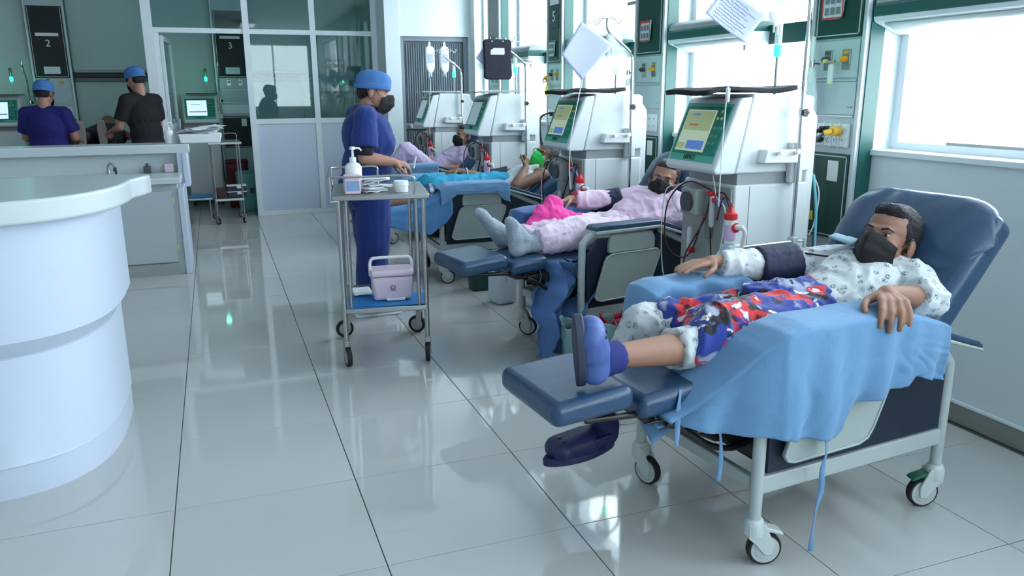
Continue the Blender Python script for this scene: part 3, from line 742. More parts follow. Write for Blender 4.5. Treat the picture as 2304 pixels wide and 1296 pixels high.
# ================================================================== CARTS
def wheel(parent, x, y, r=.05, w=.024, rot=0.0, fork=STEEL, tyre=RUBBER, hub=GREYP, name='caster', zt=None):
    zt = zt or 2*r+.03
    M = Matrix.Translation((x, y, 0)) @ Matrix.Rotation(rot, 4, 'Z')
    fk = MB(); off = .028 if r > .04 else .018
    fk.box(-.018, .014, -w/2-.005, -w/2-.001, r*.9, zt-.004).box(-.018, .014, w/2+.001, w/2+.005, r*.9, zt-.004).box(-.018, .016, -w/2-.005, w/2+.005, zt-.006, zt)
    fk.v = [tuple(M @ V3(p)) for p in fk.v]
    c = fk.build(name, fork, parent, bevel=.002)
    a = MB().lathe([(r*.8, -w/2), (r*.95, -w/2), (r, -w*.3), (r, w*.3), (r*.95, w/2), (r*.8, w/2)], (0, 0, 0), 24, 'y')
    a.v = [tuple(M @ V3((p[0]-off+.012, p[1], p[2]+r))) for p in a.v]; a.build('tyre', tyre, c, smooth=50)
    a = MB().lathe([(r*.2, -w/2-.003), (r*.66, -w/2-.001), (r*.8, -w/2+.003), (r*.8, w/2-.003), (r*.66, w/2+.001), (r*.2, w/2+.003)], (0, 0, 0), 20, 'y')
    a.v = [tuple(M @ V3((p[0]-off+.012, p[1], p[2]+r))) for p in a.v]; a.build('hub', hub, c, smooth=40)
    return c
def cart(loc, rz, W, D, H, shelf, label, r=.05, leg=.0125, inner=True):
    t = thing('instrument_cart', loc, rz, label, 'cart')
    for (x, y) in ((0, 0), (W, 0), (W, D), (0, D)):
        l = MB().cyl((x, y, 2*r+.03), (x, y, H-.02), leg, 14).build('leg', STEEL, t, smooth=60)
        wheel(t, x, y, r, .024, random.uniform(-.7, .7) + (PI/2 if y == 0 else 0))
        if inner: MB().cyl((x+(.035 if x == 0 else -.035), y+.004, shelf), (x+(.035 if x == 0 else -.035), y+.004, H-.02), leg*.7, 10).build('brace_rod', STEEL, t, smooth=60)
    bx('top_tray', STEEL, t, -.03, W+.03, -.03, D+.03, H-.025, H, bevel=.004)
    bx('lower_shelf', STEEL, t, -.01, W+.01, -.01, D+.01, shelf-.028, shelf, bevel=.004)
    return t
c1 = cart((.535, 3.865, 0), math.radians(-9), .412, .50, .873, .30, 'steel instrument cart on casters standing in front of the nurse')
rl = MB().tube(bez([(W_, -.03, .87) for W_ in (.37,)] + [(.37, -.03, .93), (.345, -.03, .962), (.15, -.03, .963), (-.02, -.03, .962), (-.04, .02, .962), (-.04, .40, .962), (-.03, .50, .962), (.10, .50, .962), (.20, .50, .962), (.21, .50, .93), (.21, .50, .87)], 4), .006, 10)
rl.cyl((-.035, -.03, .84), (-.035, -.03, .962), .006, 10).cyl((-.038, .47, .84), (-.038, .47, .962), .006, 10).tube([(-.035, -.03, .845), (0, -.02, .845)], .006, 8)
rl.build('guard_rail', STEEL, c1, smooth=70)
c2 = cart((-.045, 8.85, 0), math.radians(2), .27, .42, .86, .27, 'narrow steel cart with medicine boxes in the doorway of the side bay', r=.032, leg=.009, inner=False)
MB().tube(bez([(-.1, .0, .86), (-.1, 0, .94), (.1, 0, .945), (.25, 0, .945), (.25, 0, .86)], 3), .004, 8).build('guard_rail', STEEL, c2, smooth=70)
def box_kit(loc, label, group):
    t = thing('medicine_case', loc, .05, label, 'case', group)
    MB().box(-.10, .10, -.06, .06, 0, .05).build('case_body', mat('navy_case', rgb(22, 28, 60), .4), t, bevel=.005); MB().box(-.102, .102, -.062, .062, .052, .062).build('lid', WHITEP, t, bevel=.004)
    bx('latch', WHITEP, t, .00, .06, -.066, -.06, .03, .055); return t
box_kit((.17, 8.98, .271), 'lower navy medicine case with white lid on the far cart shelf', 'medicine cases on the far cart')
box_kit((.17, 8.98, .335), 'upper navy medicine case with white lid on the far cart shelf', 'medicine cases on the far cart')
tag(MB().box(-.05, .05, 8.9, 9.05, .271, .37).build('dark_case', mat('maroon_case', rgb(60, 22, 26), .5), None, bevel=.005), 'dark maroon case beside the stacked navy cases on the far cart', 'case')
t = tag(MB().prism([(-.32, 0), (-.05, 0), (-.05, .008), (-.32, .014)], 0, .17, 'xz').build('folder', FOLDER, None, bevel=.002), 'blue folder lying on a low side shelf left of the far cart', 'folder'); t.location = (-.02, 8.93, .285)
t = thing('low_shelf', (-.22, 8.98, 0), 0, 'low steel shelf extending left of the far cart', 'shelf')
bx('shelf_plate', STEEL, t, -.14, .14, -.10, .12, .262, .284, bevel=.003)
for (x, y) in ((-.12, -.08), (.11, -.08), (-.12, .10), (.11, .10)): MB().cyl((x, y, 0), (x, y, .262), .008, 8).build('leg', STEEL, t, smooth=60)

# things on the near cart (local helper)
def on1(x, y, z):
    a = math.radians(-9); return (.535+x*math.cos(a)-y*math.sin(a), 3.865+x*math.sin(a)+y*math.cos(a), z)
pump_bottle('pump_bottle', on1(.08, .12, .874), .225, .042, WHITEP, 'tall white pump bottle on the near cart tray', None)
pump_bottle('pink_bottle', on1(.07, .035, .874), .155, .040, mat('pale_pink_liquid', rgb(214, 186, 200), .25), 'squat bottle of pale pink liquid with a blue label, front of the cart tray', mat('blue_label_print', rgb(120, 150, 190), .5), square=True, pump=False)
t = thing('gauze_packs', on1(.19, .09, .874), .1, 'heap of white paper gauze packs beside the pump bottle on the cart tray', 'gauze')
for k in range(7):
    def fg(u, v, k=k): return ((u-.5)*.12, (v-.5)*.07, .006+.009*k+.008*noise.noise(V3((u*3+k, v*3, k*2)))+(.02*u if k > 3 else 0))
    o = MB().grid(fg, 8, 6).build('gauze_pack', PAPER, t, solid=.006, smooth=180); o.rotation_euler = (0, random.uniform(-.1, .1), random.uniform(-.6, .6)); o.location = (random.uniform(-.02, .02), random.uniform(-.015, .015), 0)
t = thing('tape_roll', on1(.31, .06, .874), 0, 'white lidded jar at the right end of the cart tray', 'jar')
MB().lathe([(.033, 0), (.035, .004), (.035, .032)], (0, 0, 0), 24).build('jar_body', WHITEP, t, smooth=50); MB().lathe([(.037, .033), (.037, .052), (.034, .056)], (0, 0, 0), 24).build('lid', PAPER, t, smooth=50)
t = thing('cool_box', on1(.245, .14, .312), math.radians(-6), 'pale pink cool box with a white carrying handle on the lower cart shelf', 'cool box')
m = MB(); b_ = [(-.105, -.075), (.105, -.075), (.105, .075), (-.105, .075)]
m.v = [(x*.93, y*.93, 0) for x, y in b_]+[(x, y, .125) for x, y in b_]; m.f = [(3, 2, 1, 0), (4, 5, 6, 7), (0, 1, 5, 4), (1, 2, 6, 5), (2, 3, 7, 6), (3, 0, 4, 7)]
m.build('box_body', PINKBOX, t, bevel=.016, seg=3)
ld = MB().box(-.110, .110, -.080, .080, .126, .158).build('lid', PINKBOX, t, bevel=.012, seg=3)
MB().tube(bez([(-.108, 0, .12), (-.108, 0, .18), (-.098, 0, .208), (-.07, 0, .214), (.07, 0, .214), (.098, 0, .208), (.108, 0, .18), (.108, 0, .12)], 5), [.008]*36, 10).build('handle', WHITEP, t, smooth=70)
bx('latch', WHITEP, t, -.035, .06, -.078, -.070, .0, .014, bevel=.003)
lg = MB().tube([(.012*math.cos(a), -.079, .072+.009*math.sin(a)) for a in [2*PI*k/12 for k in range(12)]], .0018, 5, closed=True).box(-.014, .014, -.0800, -.078, .055, .058).build('printed_emblem', DGREYP, t)
for k, (dx, rz_, zz) in enumerate(((.21, .04, .301), (.23, -.05, .3055))):
    o = tag(MB().box(-.19, .19, -.12, .12, 0, .0035).build('folder', FOLDER, None, bevel=.001), ('lower' if k == 0 else 'upper')+' of the two blue folders under the cool box on the cart', 'folder', 'blue folders on the cart')
    o.location = on1(dx, .115, zz); o.rotation_euler = (0, 0, math.radians(-9)+rz_)
o = tag(MB().grid(lambda u, v: ((u-.5)*.10, (v-.5)*.16, .01*noise.noise(V3((u*3, v*3, 2)))+.012), 8, 8).build('paper_pad', PAPER, None, solid=.004, smooth=180), 'white paper pad left of the cool box on the cart shelf', 'paper'); o.location = on1(.09, .26, .312)

# ================================================================== DIALYSIS MACHINES
def machine(loc, rz, label, pole_top=1.55, far=False, hooks=True, beacon=False, tubes=True, calm=False):
    t = thing('dialysis_machine', loc, rz, label, 'machine')
    D, W = .39, .40
    bx('base', GREYP, t, -.01, D+.03, -.005, W+.005, .06, .13, bevel=.01)
    for (x, y) in ((.03, .04), (D-.02, .04), (D-.02, W-.04), (.03, W-.04)): wheel(t, x, y, .028, .02, random.uniform(0, 3), zt=.062)
    lb = bx('lower_body', MACH, t, 0, D, 0, W, .13, .955, bevel=.008)
    bx('side_seam', GREYP, lb, .075, .078, -.0015, .002, .16, .95)
    bx('front_door', GREYP if not far else MACH, t, -.012, 0, .012, W-.012, .15, .94, bevel=.004)
    bx('neck', GREYP, t, .015, D-.01, .012, W-.012, .955, 1.005)
    MB().prism([(-.005, 1.005), (D, 1.005), (D, 1.325), (D-.02, 1.335), (.068, 1.342)], 0, W, 'xz').build('upper_body', MACH, t, bevel=.008)
    MB().prism([(D-.002, .4), (D+.045, .42), (D+.045, 1.24), (D-.002, 1.30)], .02, W-.02, 'xz').build('rear_housing', MACH, t, bevel=.01)
    mo = MB().prism([(-.105, 1.005), (-.122, 1.022), (-.008, 1.312), (.008, 1.325), (.060, 1.330), (-.010, 1.005)], -.006, W-.015, 'xz').build('monitor', MACH, t, bevel=.009, seg=3)
    p0, p1 = V3((-.122, 0, 1.022)), V3((-.008, 0, 1.312)); dv = p1-p0; nn = V3((-dv.z, 0, dv.x)).normalized()
    YL, YR = W-.03, .010      # left edge in view (far), right edge (near)
    def F(u, v, h): q = p0+dv*v+nn*h; return (q.x, YL+(YR-YL)*u, q.z)
    def fq(name, u0, u1, v0, v1, h, m_, par, th=.0022):
        a = MB(); P = [F(u0, v0, h), F(u1, v0, h), F(u1, v1, h), F(u0, v1, h), F(u0, v0, h-th), F(u1, v0, h-th), F(u1, v1, h-th), F(u0, v1, h-th)]
        a.v = P; a.f = [(0, 1, 2, 3), (7, 6, 5, 4), (0, 4, 5, 1), (1, 5, 6, 2), (2, 6, 7, 3), (3, 7, 4, 0)]
        return a.build(name, m_, par)
    bz = fq('bezel', .0, .97, .10, .96, .002, TEALL, t); fq('inner_bezel', .03, .94, .20, .91, .004, TEALSCR, bz)
    scn = fq('screen', .08, .70, .24, .86, .0055, SCREENB if far else (SCRCALM if calm else SCREEN), t)
    if calm: fq('screen_box', .14, .6, .5, .62, .007, SCRCALM, scn, .001)
    elif not far:
        fq('screen_header', .10, .68, .55, .84, .0068, SCRG, scn, .001); fq('screen_bar', .22, .40, .62, .645, .008, SCRR, scn, .001); fq('screen_bar', .22, .38, .775, .80, .008, SCRB, scn, .001); fq('screen_box', .10, .26, .27, .36, .008, SCRG, scn, .001); fq('screen_box', .30, .66, .27, .40, .008, SCRB, scn, .001)
    else: fq('screen_bar', .2, .5, .68, .70, .007, SCRB, scn, .001); fq('screen_bar', .15, .68, .38, .42, .007, SCRB, scn, .001)
    for (u, v) in ((.80, .84), (.76, .74), (.84, .74), (.77, .60), (.84, .60), (.90, .60), (.77, .48), (.85, .48), (.76, .38), (.84, .38)):
        q = V3(F(u, v, .004)); MB().cyl(q, q+nn*.003, .0075, 10).build('button', TEALL if v < .7 else YELT, t, smooth=50)
    q = F(.45, .155, .0025); ang = math.atan2(dv.x, dv.z)
    text('maker_lettering', 'NIPRO', .030, q, (PI/2-ang, 0, -PI/2), BLACKP, t, .001)
    if far: tpole = pole_top
    # side holder with two ports
    hb = MB().prism([(.10, 1.052), (.30, 1.048), (.30, 1.105), (.115, 1.108)], -.055, 0, 'xz').build('port_holder', WHITEP, t, bevel=.004)
    for x in (.165, .255): MB().cyl((x, -.052, 1.088), (x+.002, -.075, 1.098), .008, 10).cyl((x+.002, -.075, 1.098), (x+.003, -.083, 1.10), .011, 10).build('port', CHROME, hb, smooth=40)
    bx('holder_bracket', GREYP if 0 else MACH, t, .262, .325, -.035, 0, .96, 1.135, bevel=.005)
    # pole
    x0 = .283; y0 = -.048
    pts = [(x0, y0, .60), (x0, y0, pole_top-.03), (x0-.02, y0, pole_top+.03), (x0-.15, y0-.005, pole_top+.13), (x0-.175, y0-.005, pole_top+.17), (x0-.175, y0-.005, pole_top+.22)]
    po = MB().tube([pts[0]]+bez(pts[1:], 6), .0095, 12).build('infusion_pole', CHROME, t, smooth=70)
    if hooks:
        hk = MB(); hc = V3((x0-.175, y0-.005, pole_top+.215))
        for (dx, dy) in ((-.09, 0), (.09, 0), (-.03, .05), (.03, -.05)):
            e = hc+V3((dx, dy, .0)); d = V3((dx, dy, 0)).normalized()
            hk.tube(bez([hc, hc+d*.03+V3((0, 0, .004)), e+V3((0, 0, -.015)), e+d*.012+V3((0, 0, -.03)), e+d*.03+V3((0, 0, -.02)), e+d*.034+V3((0, 0, .006))], 4), .0028, 6)
        hk.build('pole_hooks', CHROME, po, smooth=70)
    kn = MB()
    for k in range(5): a = 2*PI*k/5; kn.cyl((x0+.010*math.cos(a), y0-.014, 1.262+.010*math.sin(a)), (x0+.010*math.cos(a), y0-.030, 1.262+.010*math.sin(a)), .007, 8)
    kn.cyl((x0, y0-.006, 1.262), (x0, y0-.028, 1.262), .010, 12).build('clamp_knob', BLACKP, po, smooth=50)
    MB().cyl((x0, y0, 1.245), (x0, y0, 1.28), .014, 12).build('pole_collar', CHROME, po, smooth=50)
    if not far:
        rd = MB().tube([(x0+.02, y0-.016, .70), (-.045, y0-.02, .695)], .0085, 12).build('holder_rod', CHROME, t, smooth=70)
        MB().box(x0-.014, x0+.014, y0-.028, y0+.012, .68, .72).cyl((x0+.01, y0-.01, .70), (x0+.06, y0-.02, .70), .006, 8).box(x0+.05, x0+.062, y0-.026, y0-.012, .67, .715).build('rod_clamp', ALU, rd, bevel=.003)
        MB().cyl((-.045, y0-.02, .695), (-.005, y0-.02, .695), .018, 14).build('rod_grip', WHITEP, rd, smooth=50)
        # dialyser held at the front
        dx, dy = -.062, -.066
        dz = thing_part = MB().lathe([(.023, .50), (.024, .52), (.024, .80), (.023, .82)], (dx, dy, 0), 20).build('dialyser', WHITEP, t, smooth=50)
        MB().lathe([(.0247, .54), (.0247, .72)], (dx, dy, 0), 20).build('dialyser_label', mat('pale_blue_label', rgb(180, 196, 226), .5), dz, smooth=50)
        MB().lathe([(.027, .735), (.027, .765)], (dx, dy, 0), 20).lathe([(.0245, .765), (.0245, .80)], (dx, dy, 0), 20).build('fluid_window', PURP, dz, smooth=50)
        MB().lathe([(.024, .82), (.029, .823), (.029, .845), (.018, .850), (.009, .868), (.009, .88)], (dx, dy, 0), 18).build('dialyser_cap', REDP, dz, smooth=50)
        MB().lathe([(.027, .478), (.029, .48), (.029, .50), (.024, .502)], (dx, dy, 0), 18).build('dialyser_cap', REDP, dz, smooth=50)
        MB().cyl((dx+.01, dy-.02, .792), (dx+.03, dy-.05, .790), .012, 14).tube(bez([(dx+.03, dy-.05, .79), (dx+.034, dy-.058, .765), (dx+.03, dy-.045, .70), (dx+.02, dy-.03, .62)], 5), .009, 10).build('side_port', WHITEP, dz, smooth=60)
        MB().lathe([(.014, .0), (.021, .0), (.021, .008), (.014, .008)], (dx+.012, dy-.028, .788), 16, 'y').build('port_ring', REDP, dz, smooth=50)
        text('dialyser_lettering', 'ELISIO-H', .030, (dx-.022, dy-.012, .62), (PI/2, -PI/2, -1.0), DGREYP, dz, .0006)
        bx('dialyser_clamp', WHITEP, t, dx-.02, dx+.045, dy-.03, dy+.03, .680, .712, bevel=.006)
        # pump housings and drip chambers on the front
        bp_ = bx('pump_housing', GREYP, t, -.085, -.008, .17, .30, .80, .925, bevel=.012)
        MB().cyl((-.085, .235, .862), (-.098, .235, .862), .045, 24).build('pump_rotor', DGREYP, bp_, smooth=40)
        MB().lathe([(.006, .60), (.013, .61), (.013, .72), (.010, .735), (.005, .74)], (-.05, .26, .0), 12).build('drip_chamber', CLEAR, t, smooth=50)
        MB().lathe([(.006, .76), (.012, .77), (.012, .90), (.006, .91)], (-.045, .10, .0), 12).build('drip_chamber', CLEAR, t, smooth=50)
        bx('clamp_red', REDP, t, -.062, -.03, .09, .125, .90, .922, bevel=.004); bx('clamp_blue', BLUEP, t, -.062, -.03, .03, .05, .865, .89, bevel=.004); bx('clamp_red', REDP, t, -.06, -.03, .055, .085, .875, .895, bevel=.004)
        bx('clamp_red', REDP, t, -.07, -.04, .22, .24, .62, .645, bevel=.004)
        bx('control_box', mat('mid_grey_plastic', rgb(120, 124, 128), .5), t, -.035, -.008, .13, .165, .70, .82, bevel=.006)
        if tubes:
            T_ = [([(-.04, .11, .925), (-.10, .22, .955), (-.13, .33, .85), (-.12, .36, .68), (-.10, .30, .60), (-.07, .22, .62), (-.05, .15, .80)], BLOOD),
                  ([(-.04, .05, .88), (-.05, .06, .915), (-.04, .02, .92), (-.05, -.03, .88), (-.05, -.06, .80), (-.05, -.075, .70), (-.06, -.06, .64)], BLOOD),
                  ([(-.062, -.066, .88), (-.06, -.03, .91), (-.05, .02, .89), (-.05, .05, .80)], BLOOD),
                  ([(-.04, .12, .92), (-.05, .14, .80), (-.06, .20, .70), (-.07, .26, .60), (-.05, .30, .45)], BLOOD),
                  ([(-.05, .10, .76), (-.04, .09, .60), (-.05, .06, .5)], BLOOD),
                  ([(-.062, -.07, .48), (-.06, -.10, .47), (-.02, -.11, .52), (-.01, -.09, .62), (-.03, -.06, .66), (-.04, -.03, .60)], BLOOD),
                  ([(-.05, .28, .95), (-.08, .34, .92), (-.09, .36, .86), (-.07, .33, .80)], WHITEP),
                  ([(-.05, .10, 1.0), (-.05, .06, .9), (-.045, .0, .84), (-.04, .04, .60)], CLEAR),
                  ([(-.06, .30, .93), (-.12, .38, .88), (-.10, .40, .5), (-.04, .33, .40)], CLEAR)]
            for P_, mm in T_: MB().tube(bez(P_, 6), .0036 if mm is BLOOD else .003, 7).build('blood_tube' if mm is BLOOD else 'clear_tube', mm, t, smooth=180)
    b2 = MB().cyl((.25, .10, 1.33), (.25, .10, 1.50), .006, 10).build('beacon_pole', GREYP, t, smooth=60)
    MB().lathe([(.014, 1.50), (.017, 1.505), (.017, 1.548), (.015, 1.55)], (.25, .10, 0), 14).build('green_beacon', BEACON, b2, smooth=50)
    MB().lathe([(.015, 1.552), (.016, 1.56), (.016, 1.64), (.012, 1.65)], (.25, .10, 0), 14).build('beacon_cap', DGREYP if far else CLEAR, b2, smooth=50)
    if far: bx('top_tray', BLACKP, t, -.08, .20, -.02, .34, 1.345, 1.357, bevel=.004)
    return t
M1 = machine((2.10, 2.86, 0), 0, 'nearest dialysis machine, white with teal touch screen and red-capped dialyser', pole_top=1.78, beacon=2)
M2 = machine((2.10, 4.37, 0), 0, 'second dialysis machine, beside the pink-clad patient with a white paper above', pole_top=1.55, beacon=2)
M3 = machine((2.10, 6.12, 0), 0, 'third dialysis machine, under the black hanging bag', pole_top=1.55, calm=True, beacon=2)
M4 = machine((2.10, 7.90, 0), 0, 'farthest dialysis machine, in front of the grey louvred door', pole_top=1.55, calm=True)
B3 = machine((.06, 10.45, 0), PI/2, 'dialysis machine with lit screen and green beacon seen through the glass door', far=True, beacon=True, hooks=False, pole_top=1.5)
B2 = machine((-2.02, 10.45, 0), PI/2, 'dialysis machine with lit screen at the far left of the side bay', far=True, beacon=True, hooks=False, pole_top=1.5)
for (x, y, z) in ((-.04, 10.62, 1.53), (-2.12, 10.62, 1.53), (2.41, 3.0, 1.53), (2.41, 4.51, 1.53), (2.41, 6.21, 1.53), (2.41, 8.04, 1.53)):
    l = bpy.data.lights.new('beacon_light', 'POINT'); l.energy = .7; l.color = (.1, 1, .6); l.shadow_soft_size = .03
    o = bpy.data.objects.new('beacon_light', l); COL.objects.link(o); o.location = (x, y, z+.02)

# ================================================================== TREATMENT CHAIRS
def chair(loc, thdeg, ang, label, swap=0, rest=True):
    """local: +x from the front legs to the back, +y away from the near side, z up"""
    t = thing('treatment_chair', loc, math.radians(thdeg), label, 'chair', None)
    Wd = .575
    def wheelset(x, y, rot, pedal):
        M = Matrix.Translation((x, y, 0)) @ Matrix.Rotation(rot, 4, 'Z')
        hs = MB().lathe([(.024, .098), (.030, .10), (.031, .135), (.024, .15), (.020, .152)], (0, 0, 0), 16)
        hs.prism([(-.022, .14), (.026, .14), (.056, .075), (.052, .040), (.030, .038), (.0, .075), (-.022, .095)], .016, .024, 'xz').prism([(-.022, .14), (.026, .14), (.056, .075), (.052, .040), (.030, .038), (.0, .075), (-.022, .095)], -.024, -.016, 'xz')
        hs.v = [tuple(M @ V3(p)) for p in hs.v]; c = hs.build('caster', mat('pale_caster_plastic', rgb(186, 196, 194), .4), t, bevel=.002, smooth=40)
        for nm, pr, mm in (('tyre', [(.040, -.014), (.049, -.013), (.052, -.007), (.052, .007), (.049, .013), (.040, .014)], RUBBER), ('hub', [(.004, -.0165), (.030, -.0165), (.032, -.0145), (.043, -.0145), (.043, .0145), (.032, .0145), (.030, .0165), (.004, .0165)], mat('pale_hub', rgb(176, 184, 182), .45))):
            a = MB().lathe(pr, (0, 0, 0), 28, 'y'); a.v = [tuple(M @ V3((p[0]+.034, p[1], p[2]+.052))) for p in a.v]; a.build(nm, mm, c, smooth=35)
        if pedal:
            a = MB().prism([(.02, .130), (.075, .112), (.085, .104), (.08, .098), (.05, .108), (.015, .115)], -.020, .020, 'xz'); a.v = [tuple(M @ V3(p)) for p in a.v]; a.build('brake_pedal', pedal, c, bevel=.003)
    pale = MATS.get('pale_caster_plastic') or mat('pale_caster_plastic', rgb(186, 196, 194), .4)
    for y in (0, Wd):
        MB().tube(bez([(0, y, .14), (0, y, .56), (.012, y, .625), (.055, y, .658), (.12, y, .664), (.40, y, .664)], 6), .0185, 14).build('leg', CHFR, t, smooth=60)
        MB().tube(bez([(.775, y, .14), (.775, y, .46), (.765, y, .515), (.72, y, .55), (.64, y, .585), (.50, y, .650)], 6), .0185, 14).build('leg', CHFR, t, smooth=60)
        bx('side_rail', CHFR, t, .01, .77, y-.013, y+.013, .228, .282, bevel=.004)
        sp = MB().prism([(.03, .286), (.757, .286), (.757, .50), (.70, .545), (.48, .635), (.10, .640), (.03, .56)], y-.006, y+.006, 'xz').build('side_panel', NAVYP, t, bevel=.002)
        sg = -1 if y == 0 else 1
        def Y(a): return y+sg*a
        pts = [(.062, .345), (.075, .325), (.10, .318), (.36, .322), (.395, .335), (.415, .365), (.478, .520), (.478, .548), (.455, .562), (.17, .560), (.135, .548), (.118, .52)]
        a0, a1 = sorted((Y(.022), Y(.034)))
        MB().prism(pts, a0, a1, 'xz').build('side_plate', PLATE, t, bevel=.004, seg=3)
        cx0 = sum(p[0] for p in pts)/len(pts); cz0 = sum(p[1] for p in pts)/len(pts)
        rim = [(cx0+(p[0]-cx0)*.985, Y(.035), cz0+(p[1]-cz0)*.975) for p in pts]
        MB().tube(rim, .0045, 6, closed=True).build('plate_rim', CHFR, t, smooth=180)
        a0, a1 = sorted((Y(.006), Y(.032)))
        MB().prism([(.15, .562), (.445, .562), (.445, .62), (.425, .655), (.165, .655), (.15, .62)], a0, a1, 'xz').build('plate_bracket', PLATE, t, bevel=.005)
        a0, a1 = y-.05 if y == 0 else y-.055, y+.055 if y == 0 else y+.05
        MB().prism([(.055, .668), (.46, .668), (.865, .545), (.868, .553), (.462, .684), (.055, .684)], a0, a1, 'xz').build('arm_tray', CHFR, t, bevel=.004)
        MB().prism([(.055, .684), (.462, .684), (.868, .554), (.866, .566), (.845, .580), (.462, .708), (.075, .708), (.058, .698)], a0+.004, a1-.004, 'xz').build('arm_pad', VINYL, t, bevel=.010, seg=3)
        wheelset(0, y, (-.35 if y == 0 else -1.3)+swap*.5, pale if y == 0 else None)
        wheelset(.775, y, PI+(-.35 if y == 0 else .8), GREENTAG if y == 0 else None)
    bx('cross_bar', CHFR, t, -.012, .012, .02, Wd-.02, .235, .275, bevel=.004); bx('cross_bar', CHFR, t, .763, .787, .02, Wd-.02, .235, .275, bevel=.004)
    bx('base_pan', BLACKP, t, .04, .72, .03, Wd-.03, .29, .36, bevel=.01)
    bx('seat', VINYL, t, -.01, .52, .062, Wd-.062, .425, .515, bevel=.03, seg=4)
    # backrest
    A = math.radians(ang); d = V3((math.cos(A), 0, math.sin(A))); n_ = V3((-math.sin(A), 0, math.cos(A))); o0 = V3((.535, 0, .49))
    def bk(name, u0, u1, h0, h1, y0, y1, m_, bev, crown=0):
        a = MB(); c8 = []
        for (u, h) in ((u0, h0), (u1, h0), (u1, h1), (u0, h1)):
            c8.append(o0+d*u+n_*h)
        a.v = [(p.x, y0, p.z) for p in c8]+[(p.x, y1, p.z) for p in c8]; a.f = [(0, 1, 2, 3), (7, 6, 5, 4), (0, 4, 5, 1), (1, 5, 6, 2), (2, 6, 7, 3), (3, 7, 4, 0)]
        return a.build(name, m_, t, bevel=bev, seg=4)
    L = .66
    bk('backrest', -.02, L-.02, -.105, .0, .0, Wd, VINYL, .035)
    bk('back_shell', .02, L-.05, -.125, -.095, .03, Wd-.03, CHFR, .01)
    bk('lumbar_cushion', .02, .36, -.01, .028, .07, Wd-.07, VINYL, .018)
    # head cushion: a wide rounded pillow with a soft top edge
    m = MB()
    def hf(u, v):
        a = 2*PI*u; ca, sa = math.cos(a), math.sin(a); ex = .55
        x = math.copysign(abs(ca)**ex, ca); y = math.copysign(abs(sa)**ex, sa)
        s_ = (v-.5)*2; tp = max(.02, (1-min(1, abs(s_))**6)**.5)
        p = o0+d*(L-.125+.150*x*tp)+n_*(-.042+.074*y*tp+.006*noise.noise(V3((x*3, s_*6, y))))
        return (p.x, Wd/2+s_*(Wd/2+.006), p.z)
    m.grid(hf, 40, 40, closeu=True); m.build('head_cushion', VINYL, t, smooth=180)
    # leg rest
    def pad(name, x0, x1, z0, z1, tilt):
        a = MB().box(x0, x1, .09, .435, z0, z1); a.v = [(p[0], p[1], p[2]+(p[0]-x0)*tilt) for p in a.v]
        a.build(name, VINYL, t, bevel=.026, seg=4)
    if not rest:
        MB().box(-.075, -.012, .09, .485, .14, .44).build('calf_pad', VINYL, t, bevel=.026, seg=4); bx('leg_rest_frame', BLACKP, t, -.012, .03, .14, .43, .16, .42, bevel=.01)
        return t
    pad('foot_pad', -.615, -.365, .505, .575, .06); pad('calf_pad', -.345, -.135, .478, .548, .06)
    for y in (.13, .395):
        MB().tube([(.10, y, .34), (-.05, y, .36), (-.20, y, .44), (-.26, y, .475)], .013, 8).build('leg_rest_arm', BLACKP, t, smooth=60)
        MB().tube([(.02, y, .44), (-.12, y, .47), (-.50, y, .50)], .010, 8).build('leg_rest_arm', BLACKP, t, smooth=60)
        MB().box(-.13, -.05, y-.016, y-.010, .395, .415, Matrix.Rotation(0, 4, 'Y')).build('link_plate', STEEL, t, bevel=.002)
    bx('leg_rest_frame', BLACKP, t, -.30, -.02, .14, .385, .445, .475, bevel=.01)
    for y in (.10, .415):
        MB().prism([(-.33, .468), (-.15, .474), (.05, .470), (.09, .40), (.10, .345), (.02, .325), (-.02, .345), (-.10, .415), (-.22, .452)], y, y+.012, 'xz').build('linkage_plate', BLACKP, t, bevel=.003)
    MB().tube(bez([(.08, .095, .36), (.0, .092, .335), (-.10, .092, .36), (-.20, .094, .43), (-.26, .095, .46)], 4), .010, 8).build('linkage_bar', BLACKP, t, smooth=60)
    bx('spring_plate', STEEL, t, -.10, -.03, .12, .20, .375, .380, bevel=.002)
    bx('warning_sticker', YELL, t, -.17, -.14, .1385, .1395, .452, .470)
    return t
CH1 = ((1.373, 1.68), 5, 50); CH2 = ((1.66, 3.47), 10, 50); CH3 = ((1.47, 5.40), 0, 36); CH4 = ((1.42, 7.05), 0, 50)
chair((1.373, 1.68, 0), 5, 50, 'nearest treatment recliner, navy vinyl, holding the man with the blue printed towel')
chair((1.66, 3.47, 0), 10, 50, 'second treatment recliner, its bare blue armrest and grey side plate in full view', 1)
chair((1.47, 5.40, 0), 0, 36, 'third treatment recliner laid far back, under the patient in a green mask', 0)
chair((1.42, 7.05, 0), 0, 50, 'farthest treatment recliner, by the louvred door', 1, False)

